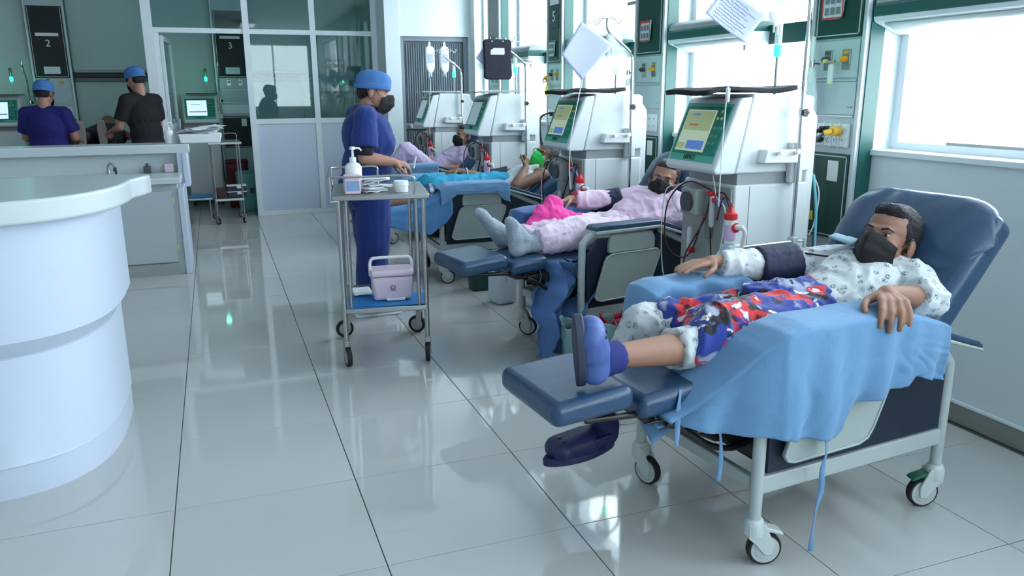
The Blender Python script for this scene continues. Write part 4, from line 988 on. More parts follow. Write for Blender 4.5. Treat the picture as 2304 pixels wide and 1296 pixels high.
def interp(tab, x):
    if x <= tab[0][0]: return tab[0][1]
    for (a, b), (c, d) in zip(tab, tab[1:]):
        if x <= c: return b+(d-b)*(x-a)/(c-a)
    return tab[-1][1]
def root_at(name, ch, label, cat, group=None):
    return thing(name, (ch[0][0], ch[0][1], 0), math.radians(ch[1]), label, cat, group)
def sheet(name, ch, fn, nu, nv, m, label, group=None, th=.004, cat='sheet'):
    """one cloth mesh placed in the chair's frame"""
    o = MB().grid(fn, nu, nv).build(name, m, None, solid=th, smooth=180)
    o.location = (ch[0][0], ch[0][1], 0); o.rotation_euler = (0, 0, math.radians(ch[1]))
    return tag(o, label, cat, group)
def arm_top(x):
    return interp([(-.30, .46), (-.22, .50), (-.13, .575), (-.04, .665), (.03, .712), (.10, .724), (.46, .724), (.86, .598)], x)
def near_drape(e1a, e1b, hem, amp=.016, seed=0, inner=.12, k=34, top=arm_top):
    def fn(s, t):
        x = e1a+(e1b-e1a)*s; zt = top(x); h = interp(hem, x)
        cr_ = (1-min(1, abs(noise.noise(V3((x*9+2*noise.noise(V3((x*4, t*3, seed+8))), t*3.1, seed+2))))*3))*.42
        wig = .5*math.sin(x*k+seed)+.45*math.sin(x*k*1.73+seed*2.1+t*2)+.9*noise.noise(V3((x*7, t*2.2, seed)))-cr_
        if t < .3:
            q = t/.3; y = inner-(inner+.056)*q; z = zt+.008*math.sin(PI*q)-(.02 if q < .12 else 0)*(1-q/.12 if q < .12 else 0)+.004*noise.noise(V3((x*9, y*14, seed)))
            if x < .05: y += 0
        else:
            q = (t-.3)/.7; z = zt-(zt-h)*q-.004; y = -.060-.004*math.sin(q*PI)-amp*wig*q**.7-.012*q
            x += .012*noise.noise(V3((x*6, q*2, seed+5)))*q
            if q < .08: z += .002
        return (x, y, z)
    return fn
# ---- chair 1 sheets
hem1 = [(-.27, .44), (-.20, .445), (-.12, .425), (.0, .425), (.14, .40), (.22, .385), (.245, .40), (.265, .45), (.31, .475), (.42, .495), (.50, .50), (.53, .53), (.62, .50), (.72, .475)]
def f1(s, t):
    p = V3(near_drape(-.27, .675, hem1, .019, 1.3)(s, t)); x = p.x
    if x < .02: p.y += min(.20, (.02-x)*.75)*(1 if t > .3 else .6)     # wraps in over the seat corner
    return p
sheet('sheet', CH1, f1, 140, 50, DRAPE, 'light blue sheet draped over the near armrest of the nearest recliner, ties hanging')
def f1b(s, t):
    # far arm: dome that falls over the front end
    if s < .3: q = s/.3; x = -.055+.03*math.sin(q*PI/2)*0+.035*(1-math.cos(q*PI/2)); z = .44+.275*math.sin(q*PI/2)
    else: q = (s-.3)/.7; x = -.02+.41*q; z = .715+.018*math.sin(q*PI*.9)-.01*q
    wig = .006*noise.noise(V3((x*9+3, t*3, 4)))+.005*math.sin(x*40)
    if t < .45: r = t/.45; return (x+.015*(1-r), .488+.012*math.sin(r*3)+wig*2, z-.23*(1-r)*(.6 if s < .3 else 1))
    if t < .75: r = (t-.45)/.3; return (x-.012*math.sin(r*PI), .497+.15*r, z+.014*math.sin(r*PI)+wig)
    r = (t-.75)/.25; return (x, .65+wig, z-.16*r*(.6 if s < .3 else 1))
sheet('sheet', CH1, f1b, 60, 40, DRAPE, 'light blue sheet over the far armrest of the nearest recliner, under the extended arm')
def strap(ch, pts, w_, m_, label, group, name='sheet_tie'):
    P = bez(pts, 8); n = len(P); m = MB()
    def fn(s, t):
        i = min(n-1, int(round(s*(n-1)))); p = P[i]; tw = .5*math.sin(i*.23)
        return (p.x+(t-.5)*w_*math.cos(tw), p.y+(t-.5)*w_*math.sin(tw), p.z)
    m.grid(fn, n-1, 2); o = m.build(name, m_, None, solid=.002, smooth=180); o.location = (ch[0][0], ch[0][1], 0); o.rotation_euler = (0, 0, math.radians(ch[1]))
    return tag(o, label, 'cloth tie', group)
g_ = 'ties hanging from the light blue sheets'
strap(CH1, [(.165, -.078, .42), (.172, -.082, .36), (.165, -.08, .30), (.168, -.08, .24), (.155, -.08, .17), (.150, -.08, .09), (.150, -.08, .045)], .016, DRAPE, 'longest cloth tie, hanging almost to the floor beside the front wheel', g_)
strap(CH1, [(-.11, .05, .45), (-.105, .045, .40), (-.10, .045, .34), (-.105, .045, .27)], .014, DRAPE, 'middle cloth tie, hanging just left of the near front leg', g_)
strap(CH1, [(-.21, .10, .55), (-.225, .085, .53), (-.232, .08, .49), (-.232, .08, .44), (-.230, .08, .39)], .016, DRAPE, 'short cloth tie, hanging from the seat front below the calf pad', g_)
def f1c(s, t):     # loose sheet gathered over the seat front below the towel
    x = -.27+.30*s; y = .12+.34*t; z = .50+.035*math.sin(s*3)-.06*(1-s)+.012*noise.noise(V3((x*12, y*9, 2)))
    if t < .25: z -= (.25-t)*.25; y += .02
    return (x, y, z)
sheet('sheet', CH1, f1c, 30, 30, DRAPE, 'light blue sheet bunched over the seat front edge under the printed towel')

# ---- people helpers
def hf(f, u):
    f = V3(f).normalized(); r = f.cross(V3(u)).normalized(); u2 = r.cross(f); return Matrix((r, f, u2)).transposed()
def torso(J, w_=1.0, g=0.0, dep=1.0):
    R = frame(V3(J['shR'])-V3(J['shL']), V3(J['neck'])-V3(J['pelvis']))
    ch, pe = V3(J['chest']), V3(J['pelvis']); mid = ch*.5+pe*.5
    return [('e', ch, (.150*w_+g, .100*dep+g, .165+g), R), ('e', mid, (.138*w_+g, .098*dep+g, .15+g), R), ('e', pe, (.155*w_+g, .100*dep+g, .115+g), R),
            ('c', J['shR'], ch*.35+V3(J['neck'])*.65, .052+g, .060+g), ('c', J['shL'], ch*.35+V3(J['neck'])*.65, .052+g, .060+g)]
def arm(J, s, g=0.0, k=1.0, a=0, b=1):
    sh, el, wr = V3(J['sh'+s]), V3(J['el'+s]), V3(J['wr'+s])
    return [('c', sh, el, .048*k+g, .040*k+g), ('c', el, el.lerp(wr, .35), .040*k+g, .040*k+g), ('c', el.lerp(wr, .35), wr, .040*k+g, .026*k+g)]
def leg(J, s, g=0.0, k=1.0):
    h, kn, an = V3(J['hip'+s]), V3(J['kn'+s]), V3(J['an'+s])
    return [('c', h, kn, .080*k+g, .056*k+g), ('c', kn, kn.lerp(an, .3), .056*k+g, .056*k+g), ('c', kn.lerp(an, .3), an, .056*k+g, .036*k+g)]

# ================================================================== PATIENT 1
p1 = root_at('person', CH1, 'man with a black mask and cropped dark hair reclining in the nearest chair, blue clogs', 'person')
J = dict(neck=(.785, .25, .785), chest=(.625, .265, .705), pelvis=(.42, .28, .605), shL=(.735, .135, .755), elL=(.70, .045, .715), wrL=(.475, .022, .765),
         shR=(.72, .40, .765), elR=(.50, .53, .745), wrR=(.265, .555, .782), hipL=(.38, .20, .60), knL=(-.03, .20, .625), anL=(-.395, .165, .655),
         hipR=(.38, .37, .58), knR=(-.105, .45, .628), anR=(-.235, .49, .33))
hc, HR = V3((.742, .25, .866)), hf((-.91, -.20, .34), (.30, 0, .95))
body = torso(J)+arm(J, 'L', k=.92)+arm(J, 'R', k=.92)+leg(J, 'L', k=.9)+leg(J, 'R', k=.9)
body += head_prims(hc, HR, 1.03, neck=J['neck'])+[('c', (.76, .25, .80), (.62, .258, .778), .052, .022)]
body += hand_prims(J['wrL'], (-.60, -.78, -.02), (-.1, -.12, -1), -1, s=1.13, curls=(.60, .72, .74, .66), thumbcurl=.15, spread=.24)
body += hand_prims(J['wrR'], (-1, .0, -.02), (-.05, 0, -1), 1, s=.95, curl=.16, thumbcurl=.25)
body += [('c', (-.235, .49, .33), (-.19, .495, .265), .034, .034)]
blob('body', body, SKIN_A, p1, voxel=.0052, smooth=4)
face_parts(p1, hc, HR, 1.03, hair=HAIR, mask=MASKB)
shirt = torso(J, g=.014)+[('c', J['shL'], J['elL'], .064, .060), ('k', J['elL'], (.625, .040, .738), .060, .060)]
shirt += [('c', J['shR'], J['elR'], .064, .054), ('k', J['elR'], (.29, .552, .778), .056, .044)]
blob('shirt', shirt, SHIRT1, p1, voxel=.006, smooth=3, wrinkle=.011, wf=13)
m = MB()
for sg in (-1, 1):      # open collar lapels
    q0 = V3((.70, .262+.012*sg, .800)); m.v += [tuple(q0+V3((-.10, -.01*sg, -.01))), tuple(q0+V3((-.02, .045*sg, .012))), tuple(q0+V3((.05, .085*sg, .015))), tuple(q0+V3((.03, .05*sg, .028)))]; b_ = len(m.v)-4; m.f.append((b_, b_+1, b_+2, b_+3))
m.build('collar', SHIRT1, p1, solid=.006, smooth=180)
blob('pressure_cuff', [('k', (.585, .492, .755), (.445, .535, .752), .072, .069)], CUFF, p1, voxel=.006, smooth=4, wrinkle=.002, wf=22)
MB().tube(bez([(.58, .45, .80), (.62, .36, .80), (.66, .30, .815), (.70, .33, .83)], 6), .0035, 7).build('cuff_hose', BLACKP, p1, smooth=180)
trou = [('c', J['hipL'], J['knL'], .090, .070), ('k', J['knL'], (-.175, .185, .636), .070, .062), ('c', J['hipR'], J['knR'], .088, .070), ('k', J['knR'], (-.205, .482, .40), .070, .064), ('e', J['pelvis'], (.16, .13, .12))]
blob('trousers', trou, PANTS1, p1, voxel=.006, smooth=3, wrinkle=.012, wf=12)
def clog(ankle, heel, toe, upv, m_, sole_m, par, strap=True):
    h, t_ = V3(heel), V3(toe); d = (t_-h).normalized(); u = V3(upv); u = (u-d*u.dot(d)).normalized(); s_ = d.cross(u)
    L = (t_-h).length
    pr = [('c', h+d*.035+u*.035, h+d*.10+u*.035, .043, .044), ('c', h+d*.10+u*.033+s_*.008, t_-d*.045+u*.030+s_*.012, .046, .040), ('c', h+d*.10+u*.033-s_*.008, t_-d*.05+u*.030-s_*.016, .046, .038), ('c', t_-d*.055+u*.028-s_*.02, t_-d*.05+u*.028+s_*.02, .037, .037)]
    c = blob('clog', pr, m_, par, voxel=.005, smooth=4)
    m = MB(); out = []
    for k in range(28):
        a = 2*PI*k/28; ca, sa = math.cos(a), math.sin(a); wv = .043+.008*ca-.006*math.cos(2*a)
        out.append((ca*(L/2+.012), sa*wv))
    def P(p, hh): q = h+d*(L/2+p[0])+s_*p[1]+u*hh; return tuple(q)
    n = len(out); m.v = [P(p, -.016) for p in out]+[P(p, .010) for p in out]; m.f = [tuple(range(n)), tuple(reversed(range(n, 2*n)))]+[(k, (k+1) % n, n+(k+1) % n, n+k) for k in range(n)]
    m.build('sole', sole_m, c, bevel=.005, smooth=40)
    hl = MB()
    for k, (a, b_) in enumerate(((.05, -.6), (.05, 0), (.05, .6), (.078, -.35), (.078, .35), (.10, -.75), (.10, .0), (.10, .75))):
        q = t_-d*a+u*(.030+.040*math.cos(b_))+s_*(.054*math.sin(b_)); nn = (u*math.cos(b_)+s_*math.sin(b_)); hl.cyl(q-nn*.012, q+nn*.0015, .0065, 8)
    tag(hl.build('vent_hole', BLACKP, c, smooth=40), kind='stuff')
    if strap: MB().tube(bez([h+d*.10+s_*.047+u*.045, h+d*.03+s_*.045+u*.055, h+d*.006+u*.055, h+d*.03-s_*.045+u*.055, h+d*.10-s_*.047+u*.045], 5), .006, 8).build('heel_strap', m_, c, smooth=180)
    return c
clog(J['anL'], (-.495, .160, .600), (-.525, .130, .790), (1, -.42, .15), CROC, CROCS, p1, False)
blob('sock', [('k', (-.375, .165, .652), (-.44, .16, .655), .046, .050), ('c', (-.42, .162, .65), (-.475, .155, .64), .048, .040)], mat('blue_sock', rgb(30, 40, 108), .85), p1, voxel=.006, smooth=3)
clog(J['anR'], (-.175, .50, .215), (-.425, .49, .205), (0, 0, 1), CROCN, CROCN, p1)
blob('sock', [('k', (-.228, .49, .345), (-.20, .493, .28), .044, .046), ('c', (-.20, .495, .28), (-.20, .495, .255), .045, .043)], SOCKN, p1, voxel=.006, smooth=3)
# towel over the thighs
tw = [('c', (.34, .22, .655), (.02, .20, .665), .085, .088), ('c', (.32, .36, .635), (.0, .42, .645), .080, .068), ('c', (.42, .28, .665), (.24, .30, .70), .10, .07), ('c', (.04, .14, .62), (-.02, .12, .54), .060, .05), ('c', (.18, .13, .64), (.08, .11, .54), .055, .055), ('c', (-.03, .19, .66), (-.08, .18, .63), .082, .076), ('c', (.36, .17, .68), (.10, .15, .66), .06, .06),
      ('c', (.12, .30, .67), (.02, .32, .66), .05, .05), ('c', (.40, .38, .67), (.22, .40, .68), .045, .035), ('c', (.02, .40, .69), (.16, .36, .69), .03, .035)]
o = blob('towel', tw, TOWEL, None, voxel=.006, smooth=3, wrinkle=.020, wf=8); o.location = (1.373, 1.68, 0); o.rotation_euler = (0, 0, math.radians(5))
tag(o, 'royal blue fleece towel with red, black and white print over the nearest patient\'s thighs', 'towel')
# tag clipped at the collar
t = root_at('line_clip', CH1, 'pale blue dressing pad with grey clip on the nearest patient\'s shoulder', 'dressing')
MB().grid(lambda u, v: (.63+.10*u, .30+.10*v, .852+.008*math.sin(u*5)+.01*v), 8, 8).build('pad', mat('pale_blue_pad', rgb(160, 190, 205), .8), t, solid=.006, smooth=180)
MB().box(-.06, .06, -.006, .006, -.005, .005).build('clip_bar', mat('blue_grey_clip', rgb(80, 110, 130), .4), t, bevel=.002).location = (.67, .285, .842)

# ================================================================== PATIENT 2
p2 = root_at('person', CH2, 'woman in a pink blouse and black mask reclining in the second chair, grey knitted socks', 'person')
J = dict(neck=(.775, .25, .775), chest=(.62, .26, .70), pelvis=(.43, .27, .60), shL=(.725, .125, .750), elL=(.68, .05, .69), wrL=(.52, .14, .66),
         shR=(.69, .40, .755), elR=(.48, .51, .725), wrR=(.285, .52, .765), hipL=(.40, .19, .60), knL=(.08, .19, .635), anL=(-.185, .21, .605),
         hipR=(.40, .35, .60), knR=(.10, .36, .640), anR=(-.165, .385, .600))
hc, HR = V3((.738, .25, .868)), hf((-.74, -.66, .12), (.35, .05, .93))
body = torso(J, .98)+arm(J, 'L', k=.9)+arm(J, 'R', k=.9)+leg(J, 'L', k=.85)+leg(J, 'R', k=.85)+head_prims(hc, HR, 1.0, neck=J['neck'])
body += hand_prims(J['wrR'], (-1, -.05, -.12), (0, -.2, -1), 1, s=.88, curl=.35)+hand_prims(J['wrL'], (-.8, .4, -.1), (0, 0, -1), -1, s=.85, curl=.4)
blob('body', body, SKIN_B, p2, voxel=.0065, smooth=4)
face_parts(p2, hc, HR, 1.0, hair=HAIRG, mask=MASKB, hairp=lambda P, rad: [('e', P(0, -.10, .03), rad(.045, .035, .045), HR)])
bl = torso(J, 1.0, g=.022)+[('c', J['shL'], J['elL'], .072, .062), ('c', J['elL'], (.50, .14, .66), .060, .050), ('c', J['shR'], (.60, .45, .745), .072, .066), ('k', (.56, .46, .742), (.32, .518, .760), .062, .050)]
blob('blouse', bl, BLOUSE2, p2, voxel=.0075, smooth=5, wrinkle=.010, wf=14)
blob('pressure_cuff', [('k', (.59, .450, .748), (.46, .513, .730), .074, .068)], CUFF, p2, voxel=.007, smooth=4, wrinkle=.003, wf=22)
blob('sleeve_cuff', [('k', (.35, .516, .757), (.31, .519, .763), .053, .050)], mat('red_print_cuff', rgb(190, 80, 90), .8), p2, voxel=.006, smooth=3)
tr = [('c', J['hipL'], J['knL'], .100, .082), ('k', J['knL'], (-.13, .205, .612), .082, .070), ('c', J['hipR'], J['knR'], .100, .082), ('k', J['knR'], (-.11, .38, .608), .082, .070), ('e', (.42, .27, .62), (.13, .16, .10)), ('c', (.25, .27, .62), (.0, .29, .62), .08, .05)]
blob('trousers', tr, PANTS2, p2, voxel=.0075, smooth=5, wrinkle=.012, wf=13)
for (an, he, to, uu, pw) in ((J['anL'], (-.285, .205, .550), (-.315, .195, .755), (1, 0, .2), 0), (J['anR'], (-.235, .41, .555), (-.385, .40, .765), (.85, 0, .55), 0)):
    a = V3(an)
    s_ = blob('sock', [('k', a+V3((.055, 0, .0)), a, .050, .046)]+foot_prims(a, he, to, uu, 1.0, 1.16), SOCK, p2, voxel=.006, smooth=4, wrinkle=.0015, wf=40)
def f2(s, t):
    if s < .3: q = s/.3; x = -.06+.035*(1-math.cos(q*PI/2)); z = .46+.255*math.sin(q*PI/2)
    else: q = (s-.3)/.7; x = -.025+.44*q; z = .715+.012*math.sin(q*PI)
    wig = .006*noise.noise(V3((x*9+13, t*3, 14)))
    if t < .45: r = t/.45; return (x+.015*(1-r), .492+wig*2, z-.20*(1-r)*(.6 if s < .3 else 1))
    if t < .75: r = (t-.45)/.3; return (x-.012*math.sin(r*PI), .50+.145*r, z+.010*math.sin(r*PI)+wig)
    r = (t-.75)/.25; return (x, .65+wig, z-.16*r)
sheet('sheet', CH2, f2, 50, 36, DRAPE2, 'blue sheet over the far armrest of the second recliner, under the pink cloth')
def f2b(s, t):     # bundle hanging down from the seat front
    z = .53-.46*t; w_ = .13+.05*math.sin(t*5)+.05*t
    x = -.19+.30*s*(.55+.45*math.sin(PI*min(1, t*1.2+.15)))+.02*math.sin(t*9)+(.0 if t < .3 else -.03*(t-.3)*math.sin(t*8))
    y = .02+.05*math.sin(s*9+t*3)+.03*math.sin(s*17)+.06*(1-t)+.05*noise.noise(V3((s*4, t*5, 3)))+.03*noise.noise(V3((s*9, t*11, 7)))
    return (x-.05*t, y, z)
sheet('sheet', CH2, f2b, 60, 50, DRAPE2, 'crumpled mid blue sheet hanging from the seat front of the second recliner toward the floor')
def f2c(s, t):
    x = -.12+.52*s; y = .08+.42*t; return (x, y, .525+.02*noise.noise(V3((x*8, y*8, 1)))-.04*max(0, .3-s))
sheet('sheet', CH2, f2c, 30, 24, DRAPE2, 'blue sheet spread on the seat of the second recliner')
o = blob('pink_cloth', [('c', (.10, .42, .76), (.02, .40, .70), .05, .06), ('c', (.02, .40, .70), (-.06, .38, .66), .06, .035), ('c', (.08, .36, .715), (.22, .34, .70), .05, .02)], PINKH, None, voxel=.007, smooth=4, wrinkle=.018, wf=12)
o.location = (1.66, 3.47, 0); o.rotation_euler = (0, 0, math.radians(10)); tag(o, 'hot pink cloth crumpled under the hand of the second patient', 'cloth')

# ================================================================== PATIENT 3
p3 = root_at('person', CH3, 'man in a white tank top, green mask and dark glasses lying in the third chair', 'person')
J = dict(neck=(.86, .23, .770), chest=(.69, .235, .685), pelvis=(.42, .25, .585), shL=(.82, .095, .745), elL=(.585, .04, .675), wrL=(.70, .14, .795),
         shR=(.77, .38, .745), elR=(.47, .46, .700), wrR=(.27, .47, .765), hipL=(.40, .17, .57), knL=(.0, .18, .60), anL=(-.36, .18, .57), hipR=(.40, .33, .57), knR=(.0, .36, .61), anR=(-.36, .36, .57))
hc, HR = V3((.90, .235, .868)), hf((-.74, -.42, .42), (.55, .0, .80))
body = torso(J, .98)+arm(J, 'L', k=1.02)+arm(J, 'R', k=.95)+leg(J, 'L', k=.85)+leg(J, 'R', k=.85)+head_prims(hc, HR, .95, neck=J['neck'])
body += hand_prims(J['wrL'], (.35, .35, .75), (-.3, .5, .1), 1, s=.9, curl=1.0)+hand_prims(J['wrR'], (-1, 0, -.12), (0, 0, -1), 1, s=.95, curl=1.15)
body += foot_prims(J['anL'], (-.42, .18, .53), (-.44, .17, .72), (1, 0, .1))+foot_prims(J['anR'], (-.42, .36, .53), (-.44, .36, .72), (1, 0, .1))
blob('body', body, SKIN_C, p3, voxel=.0065, smooth=4)
face_parts(p3, hc, HR, .95, hair=HAIRG, mask=MASKG, glasses=True)
R3 = frame(V3(J['shR'])-V3(J['shL']), V3(J['neck'])-V3(J['pelvis']))
blob('tank_top', [('e', J['chest'], (.160, .112, .165), R3), ('e', V3(J['chest'])*.5+V3(J['pelvis'])*.5, (.152, .114, .16), R3), ('e', J['pelvis'], (.17, .112, .12), R3), ('c', (.80, .16, .80), (.70, .17, .78), .022, .03), ('c', (.79, .30, .80), (.70, .29, .78), .022, .03)], TANK, p3, voxel=.008, smooth=5, wrinkle=.009, wf=13)
blob('pressure_cuff', [('k', (.66, .410, .728), (.53, .445, .708), .064, .060)], CUFF, p3, voxel=.007, smooth=4, wrinkle=.004, wf=22)
MB().tube([(.335+.0*k, .468+.034*math.cos(k*PI/8), .748+.034*math.sin(k*PI/8)) for k in range(16)], .005, 6, closed=True).build('wrist_band', PAPER, p3, smooth=180)
o = blob('lap_sheet', [('c', (.55, .22, .70), (.0, .20, .66), .08, .10), ('c', (.55, .36, .68), (.0, .37, .67), .07, .09), ('c', (.0, .28, .64), (-.15, .27, .60), .10, .08), ('c', (.40, .44, .70), (-.1, .44, .68), .035, .04)], CYAN, None, voxel=.009, smooth=5, wrinkle=.014, wf=10)
o.location = (1.47, 5.40, 0); tag(o, 'bright cyan sheet over the lap of the patient in the green mask', 'sheet')
o = blob('plaid_cloth', [('c', (-.05, .10, .66), (-.10, .07, .56), .055, .045), ('c', (-.10, .07, .56), (-.16, .06, .50), .045, .03)], PLAID, None, voxel=.008, smooth=4, wrinkle=.010, wf=12)
o.location = (1.47, 5.40, 0); tag(o, 'blue and white plaid cloth below the cyan sheet, over the seat corner', 'cloth')
hem3 = [(-.10, .55), (.02, .60), (.10, .655), (.40, .655), (.45, .60), (.50, .585)]
sheet('sheet', CH3, near_drape(-.02, .50, hem3, .006, 4.0), 60, 30, DRAPE, 'light blue sheet folded over the near armrest of the third recliner')
def f3(s, t):
    x = -.40+.46*s; zt = interp([(-.40, .56), (-.2, .58), (.0, .69), (.1, .71)], x); h = interp([(-.40, .43), (-.25, .40), (-.1, .37), (.02, .45), (.1, .60)], x)
    y = .10-.15*s*(1 if t > .2 else t/.2)-.03*t+.018*math.sin(x*38+t*2)*t+.012*noise.noise(V3((x*9, t*4, 8)))
    return (x, y, zt-(zt-h)*t)
sheet('sheet', CH3, f3, 50, 30, mat('denim_blue_sheet', rgb(88, 140, 190), .85, bump=.5, bscale=14, var=.12, vscale=9), 'faded blue sheet hanging in folds from the seat corner of the third recliner')
def f3b(s, t):
    if s < .25: q = s/.25; x = -.20+.05*(1-math.cos(q*PI/2)); z = .50+.23*math.sin(q*PI/2)
    else: q = (s-.25)/.75; x = -.15+.75*q; z = .73+.01*math.sin(q*PI)-.02*q
    wig = .006*noise.noise(V3((x*7+23, t*3, 4)))
    if t < .45: r = t/.45; return (x+.01*(1-r), .488+wig, z-.16*(1-r))
    if t < .75: r = (t-.45)/.3; return (x-.02*math.sin(r*PI), .50+.15*r, z+.012*math.sin(r*PI)+wig)
    r = (t-.75)/.25; return (x, .65+wig, z-.15*r)
sheet('sheet', CH3, f3b, 50, 30, DRAPE, 'light blue sheet over the far armrest of the third recliner, under the outstretched fist')

# ================================================================== PATIENT 4
p4 = root_at('person', CH4, 'person in lilac clothes with a raised knee and black mask in the farthest chair', 'person')
J = dict(neck=(.80, .26, .82), chest=(.70, .27, .72), pelvis=(.50, .28, .60), shL=(.78, .13, .79), elL=(.70, .06, .66), wrL=(.50, .12, .66), shR=(.77, .41, .79), elR=(.62, .50, .70), wrR=(.40, .48, .72),
         hipL=(.48, .20, .60), knL=(.24, .24, .83), anL=(.07, .24, .58), hipR=(.48, .36, .60), knR=(.06, .38, .64), anR=(-.10, .38, .22))
hc, HR = V3((.83, .26, .945)), hf((-.92, -.12, .10), (.3, 0, .95))
body = torso(J, .95)+arm(J, 'L', k=.9)+arm(J, 'R', k=.9)+leg(J, 'L', k=.85)+leg(J, 'R', k=.85)+head_prims(hc, HR, .94, neck=J['neck'])
body += hand_prims(J['wrL'], (-1, .2, 0), (0, 0, -1), -1, s=.85)+hand_prims(J['wrR'], (-1, 0, 0), (0, 0, -1), 1, s=.85)+foot_prims(J['anL'], (.11, .24, .525), (-.10, .24, .525), (0, 0, 1))+foot_prims(J['anR'], (-.07, .38, .14), (-.30, .38, .15), (0, 0, 1))
blob('body', body, SKIN_B, p4, voxel=.0085, smooth=4)
HAIRB = mat('brown_hair', rgb(74, 52, 46), .5, bump=1.0, bscale=120)
face_parts(p4, hc, HR, .94, hair=HAIRB, mask=MASKB, hairp=lambda P, rad: [('c', P(0, -.07, .02), P(0, -.09, -.10), .055, .04)])
blob('t_shirt', torso(J, .97, g=.015)+[('c', J['shL'], V3(J['shL']).lerp(V3(J['elL']), .55), .066, .062), ('c', J['shR'], V3(J['shR']).lerp(V3(J['elR']), .5), .066, .062)], LILAC, p4, voxel=.009, smooth=5, wrinkle=.007, wf=14)
blob('trousers', [('c', J['hipL'], J['knL'], .098, .080), ('k', J['knL'], (.09, .24, .61), .080, .066), ('c', J['hipR'], J['knR'], .095, .075), ('k', J['knR'], (-.09, .38, .27), .075, .062)], LILAC, p4, voxel=.009, smooth=5, wrinkle=.009, wf=13)
def f4(s, t):
    if s < .2: q = s/.2; x = -.06+.03*(1-math.cos(q*PI/2)); z = .50+.215*math.sin(q*PI/2)
    else: q = (s-.2)/.8; x = -.03+.50*q; z = .715
    if t < .45: r = t/.45; return (x, -.062-.01*math.sin(s*30)*(1-r), z-.20*(1-r))
    r = (t-.45)/.55; return (x, -.06+.14*r, z+.012*math.sin(r*PI))
sheet('sheet', CH4, f4, 40, 20, DRAPE, 'light blue sheet over the near armrest of the farthest recliner')

# ================================================================== NURSE
nu = thing('person', (.85, 4.85, 0), 0, 'nurse in navy blue scrubs, blue cap and black mask standing at the instrument cart', 'person')
J = dict(neck=(.035, -.02, 1.262), chest=(.01, -.01, 1.10), pelvis=(-.01, .0, .80), shR=(-.02, -.165, 1.215), elR=(-.04, -.20, .985), wrR=(.13, -.185, .955), shL=(-.01, .155, 1.22), elL=(.0, .20, .99), wrL=(.16, .06, .93),
         hipR=(.02, -.085, .78), knR=(.01, -.095, .42), anR=(-.02, -.10, .08), hipL=(.0, .085, .78), knL=(.05, .11, .42), anL=(.06, .13, .08))
hc, HR = V3((.066, -.02, 1.362)), hf((.93, -.22, -.22), (.16, 0, .98))
Rn = frame((0, -1, 0), (0, 0, 1))
def tn(g): return [('e', (.02, -.01, 1.10), (.145+g, .170+g, .165+g)), ('e', (.075, -.01, 1.06), (.105+g, .14+g, .10+g)), ('e', (.01, 0, .92), (.145+g, .170+g, .16+g)), ('e', (-.015, 0, .80), (.15+g, .175+g, .13+g)),
                   ('c', J['shR'], (.02, -.03, 1.225), .055+g, .060+g), ('c', J['shL'], (.02, .02, 1.225), .055+g, .060+g)]
body = tn(-.012)+arm(J, 'R')+arm(J, 'L')+leg(J, 'R')+leg(J, 'L')+head_prims(hc, HR, .95, neck=J['neck'])
body += hand_prims(J['wrR'], (.90, .02, -.22), (-.1, .35, -.9), -1, s=.92, curl=.65)+hand_prims(J['wrL'], (.9, -.35, -.3), (0, -.4, -.9), 1, s=.9, curl=.6)
blob('body', body, SKIN_B, nu, voxel=.0065, smooth=4)
face_parts(nu, hc, HR, .95, hair=HAIR, mask=MASKB, cap=CAPM, hairback=False)
blob('hair', [('e', hc+HR @ V3((0, -.055, -.01)), (.062, .045, .055), HR), ('e', hc+HR @ V3((0, -.02, .03)), (.078, .092, .05), HR)], HAIR, nu, voxel=.006, smooth=3, wrinkle=.003, wf=50)
top = tn(.010)+[('e', (-.01, 0, .74), (.150, .180, .09)), ('k', J['shR'], (-.035, -.198, 1.045), .066, .078), ('k', J['shL'], (-.005, .19, 1.045), .066, .078)]
blob('scrub_top', top, SCRUB, nu, voxel=.0075, smooth=5, wrinkle=.007, wf=8, wstretch=(1, 1, .6))
blob('undershirt_sleeve', [('k', (-.036, -.198, 1.05), (-.040, -.2, 1.0), .058, .052)], UNDER, nu, voxel=.007, smooth=3)
m = MB()
for sg in (-1, 1): m.tube(bez([(.00, .07*sg-.01, 1.285), (.07, .055*sg-.01, 1.262), (.125, .0-.01, 1.17)], 5), .009, 8)
m.build('neckline', UNDER, nu, smooth=180)
tr = [('k', J['hipR'], (-.03, -.10, .05), .108, .088), ('k', J['hipL'], (.055, .13, .05), .108, .088), ('e', (-.01, 0, .76), (.142, .170, .10)), ('c', J['hipR'], J['knR'], .110, .10), ('c', J['hipL'], J['knL'], .110, .10)]
blob('scrub_trousers', tr, SCRUB, nu, voxel=.008, smooth=5, wrinkle=.010, wf=7, wstretch=(1, 1, .4))
for y_, x_ in ((-.10, -.03), (.13, .05)):
    sh = blob('shoe', [('c', (x_-.05, y_, .045), (x_+.06, y_, .045), .042, .044), ('c', (x_+.06, y_, .042), (x_+.15, y_, .035), .044, .034)], WHITEP, nu, voxel=.007, smooth=4)
    MB().prism([(x_-.10, 0), (x_+.17, 0), (x_+.19, .014), (x_-.10, .014)], y_-.045, y_+.045, 'xz').build('shoe_sole', PAPER, sh, bevel=.006)
# cart things she holds
tag(MB().cyl((1.105, 4.665, .915), (1.12, 4.66, .985), .006, 8).build('gauze_strip', PAPER, None), 'small white gauze strip pinched in the nurse\'s fingers above the cart', 'gauze')

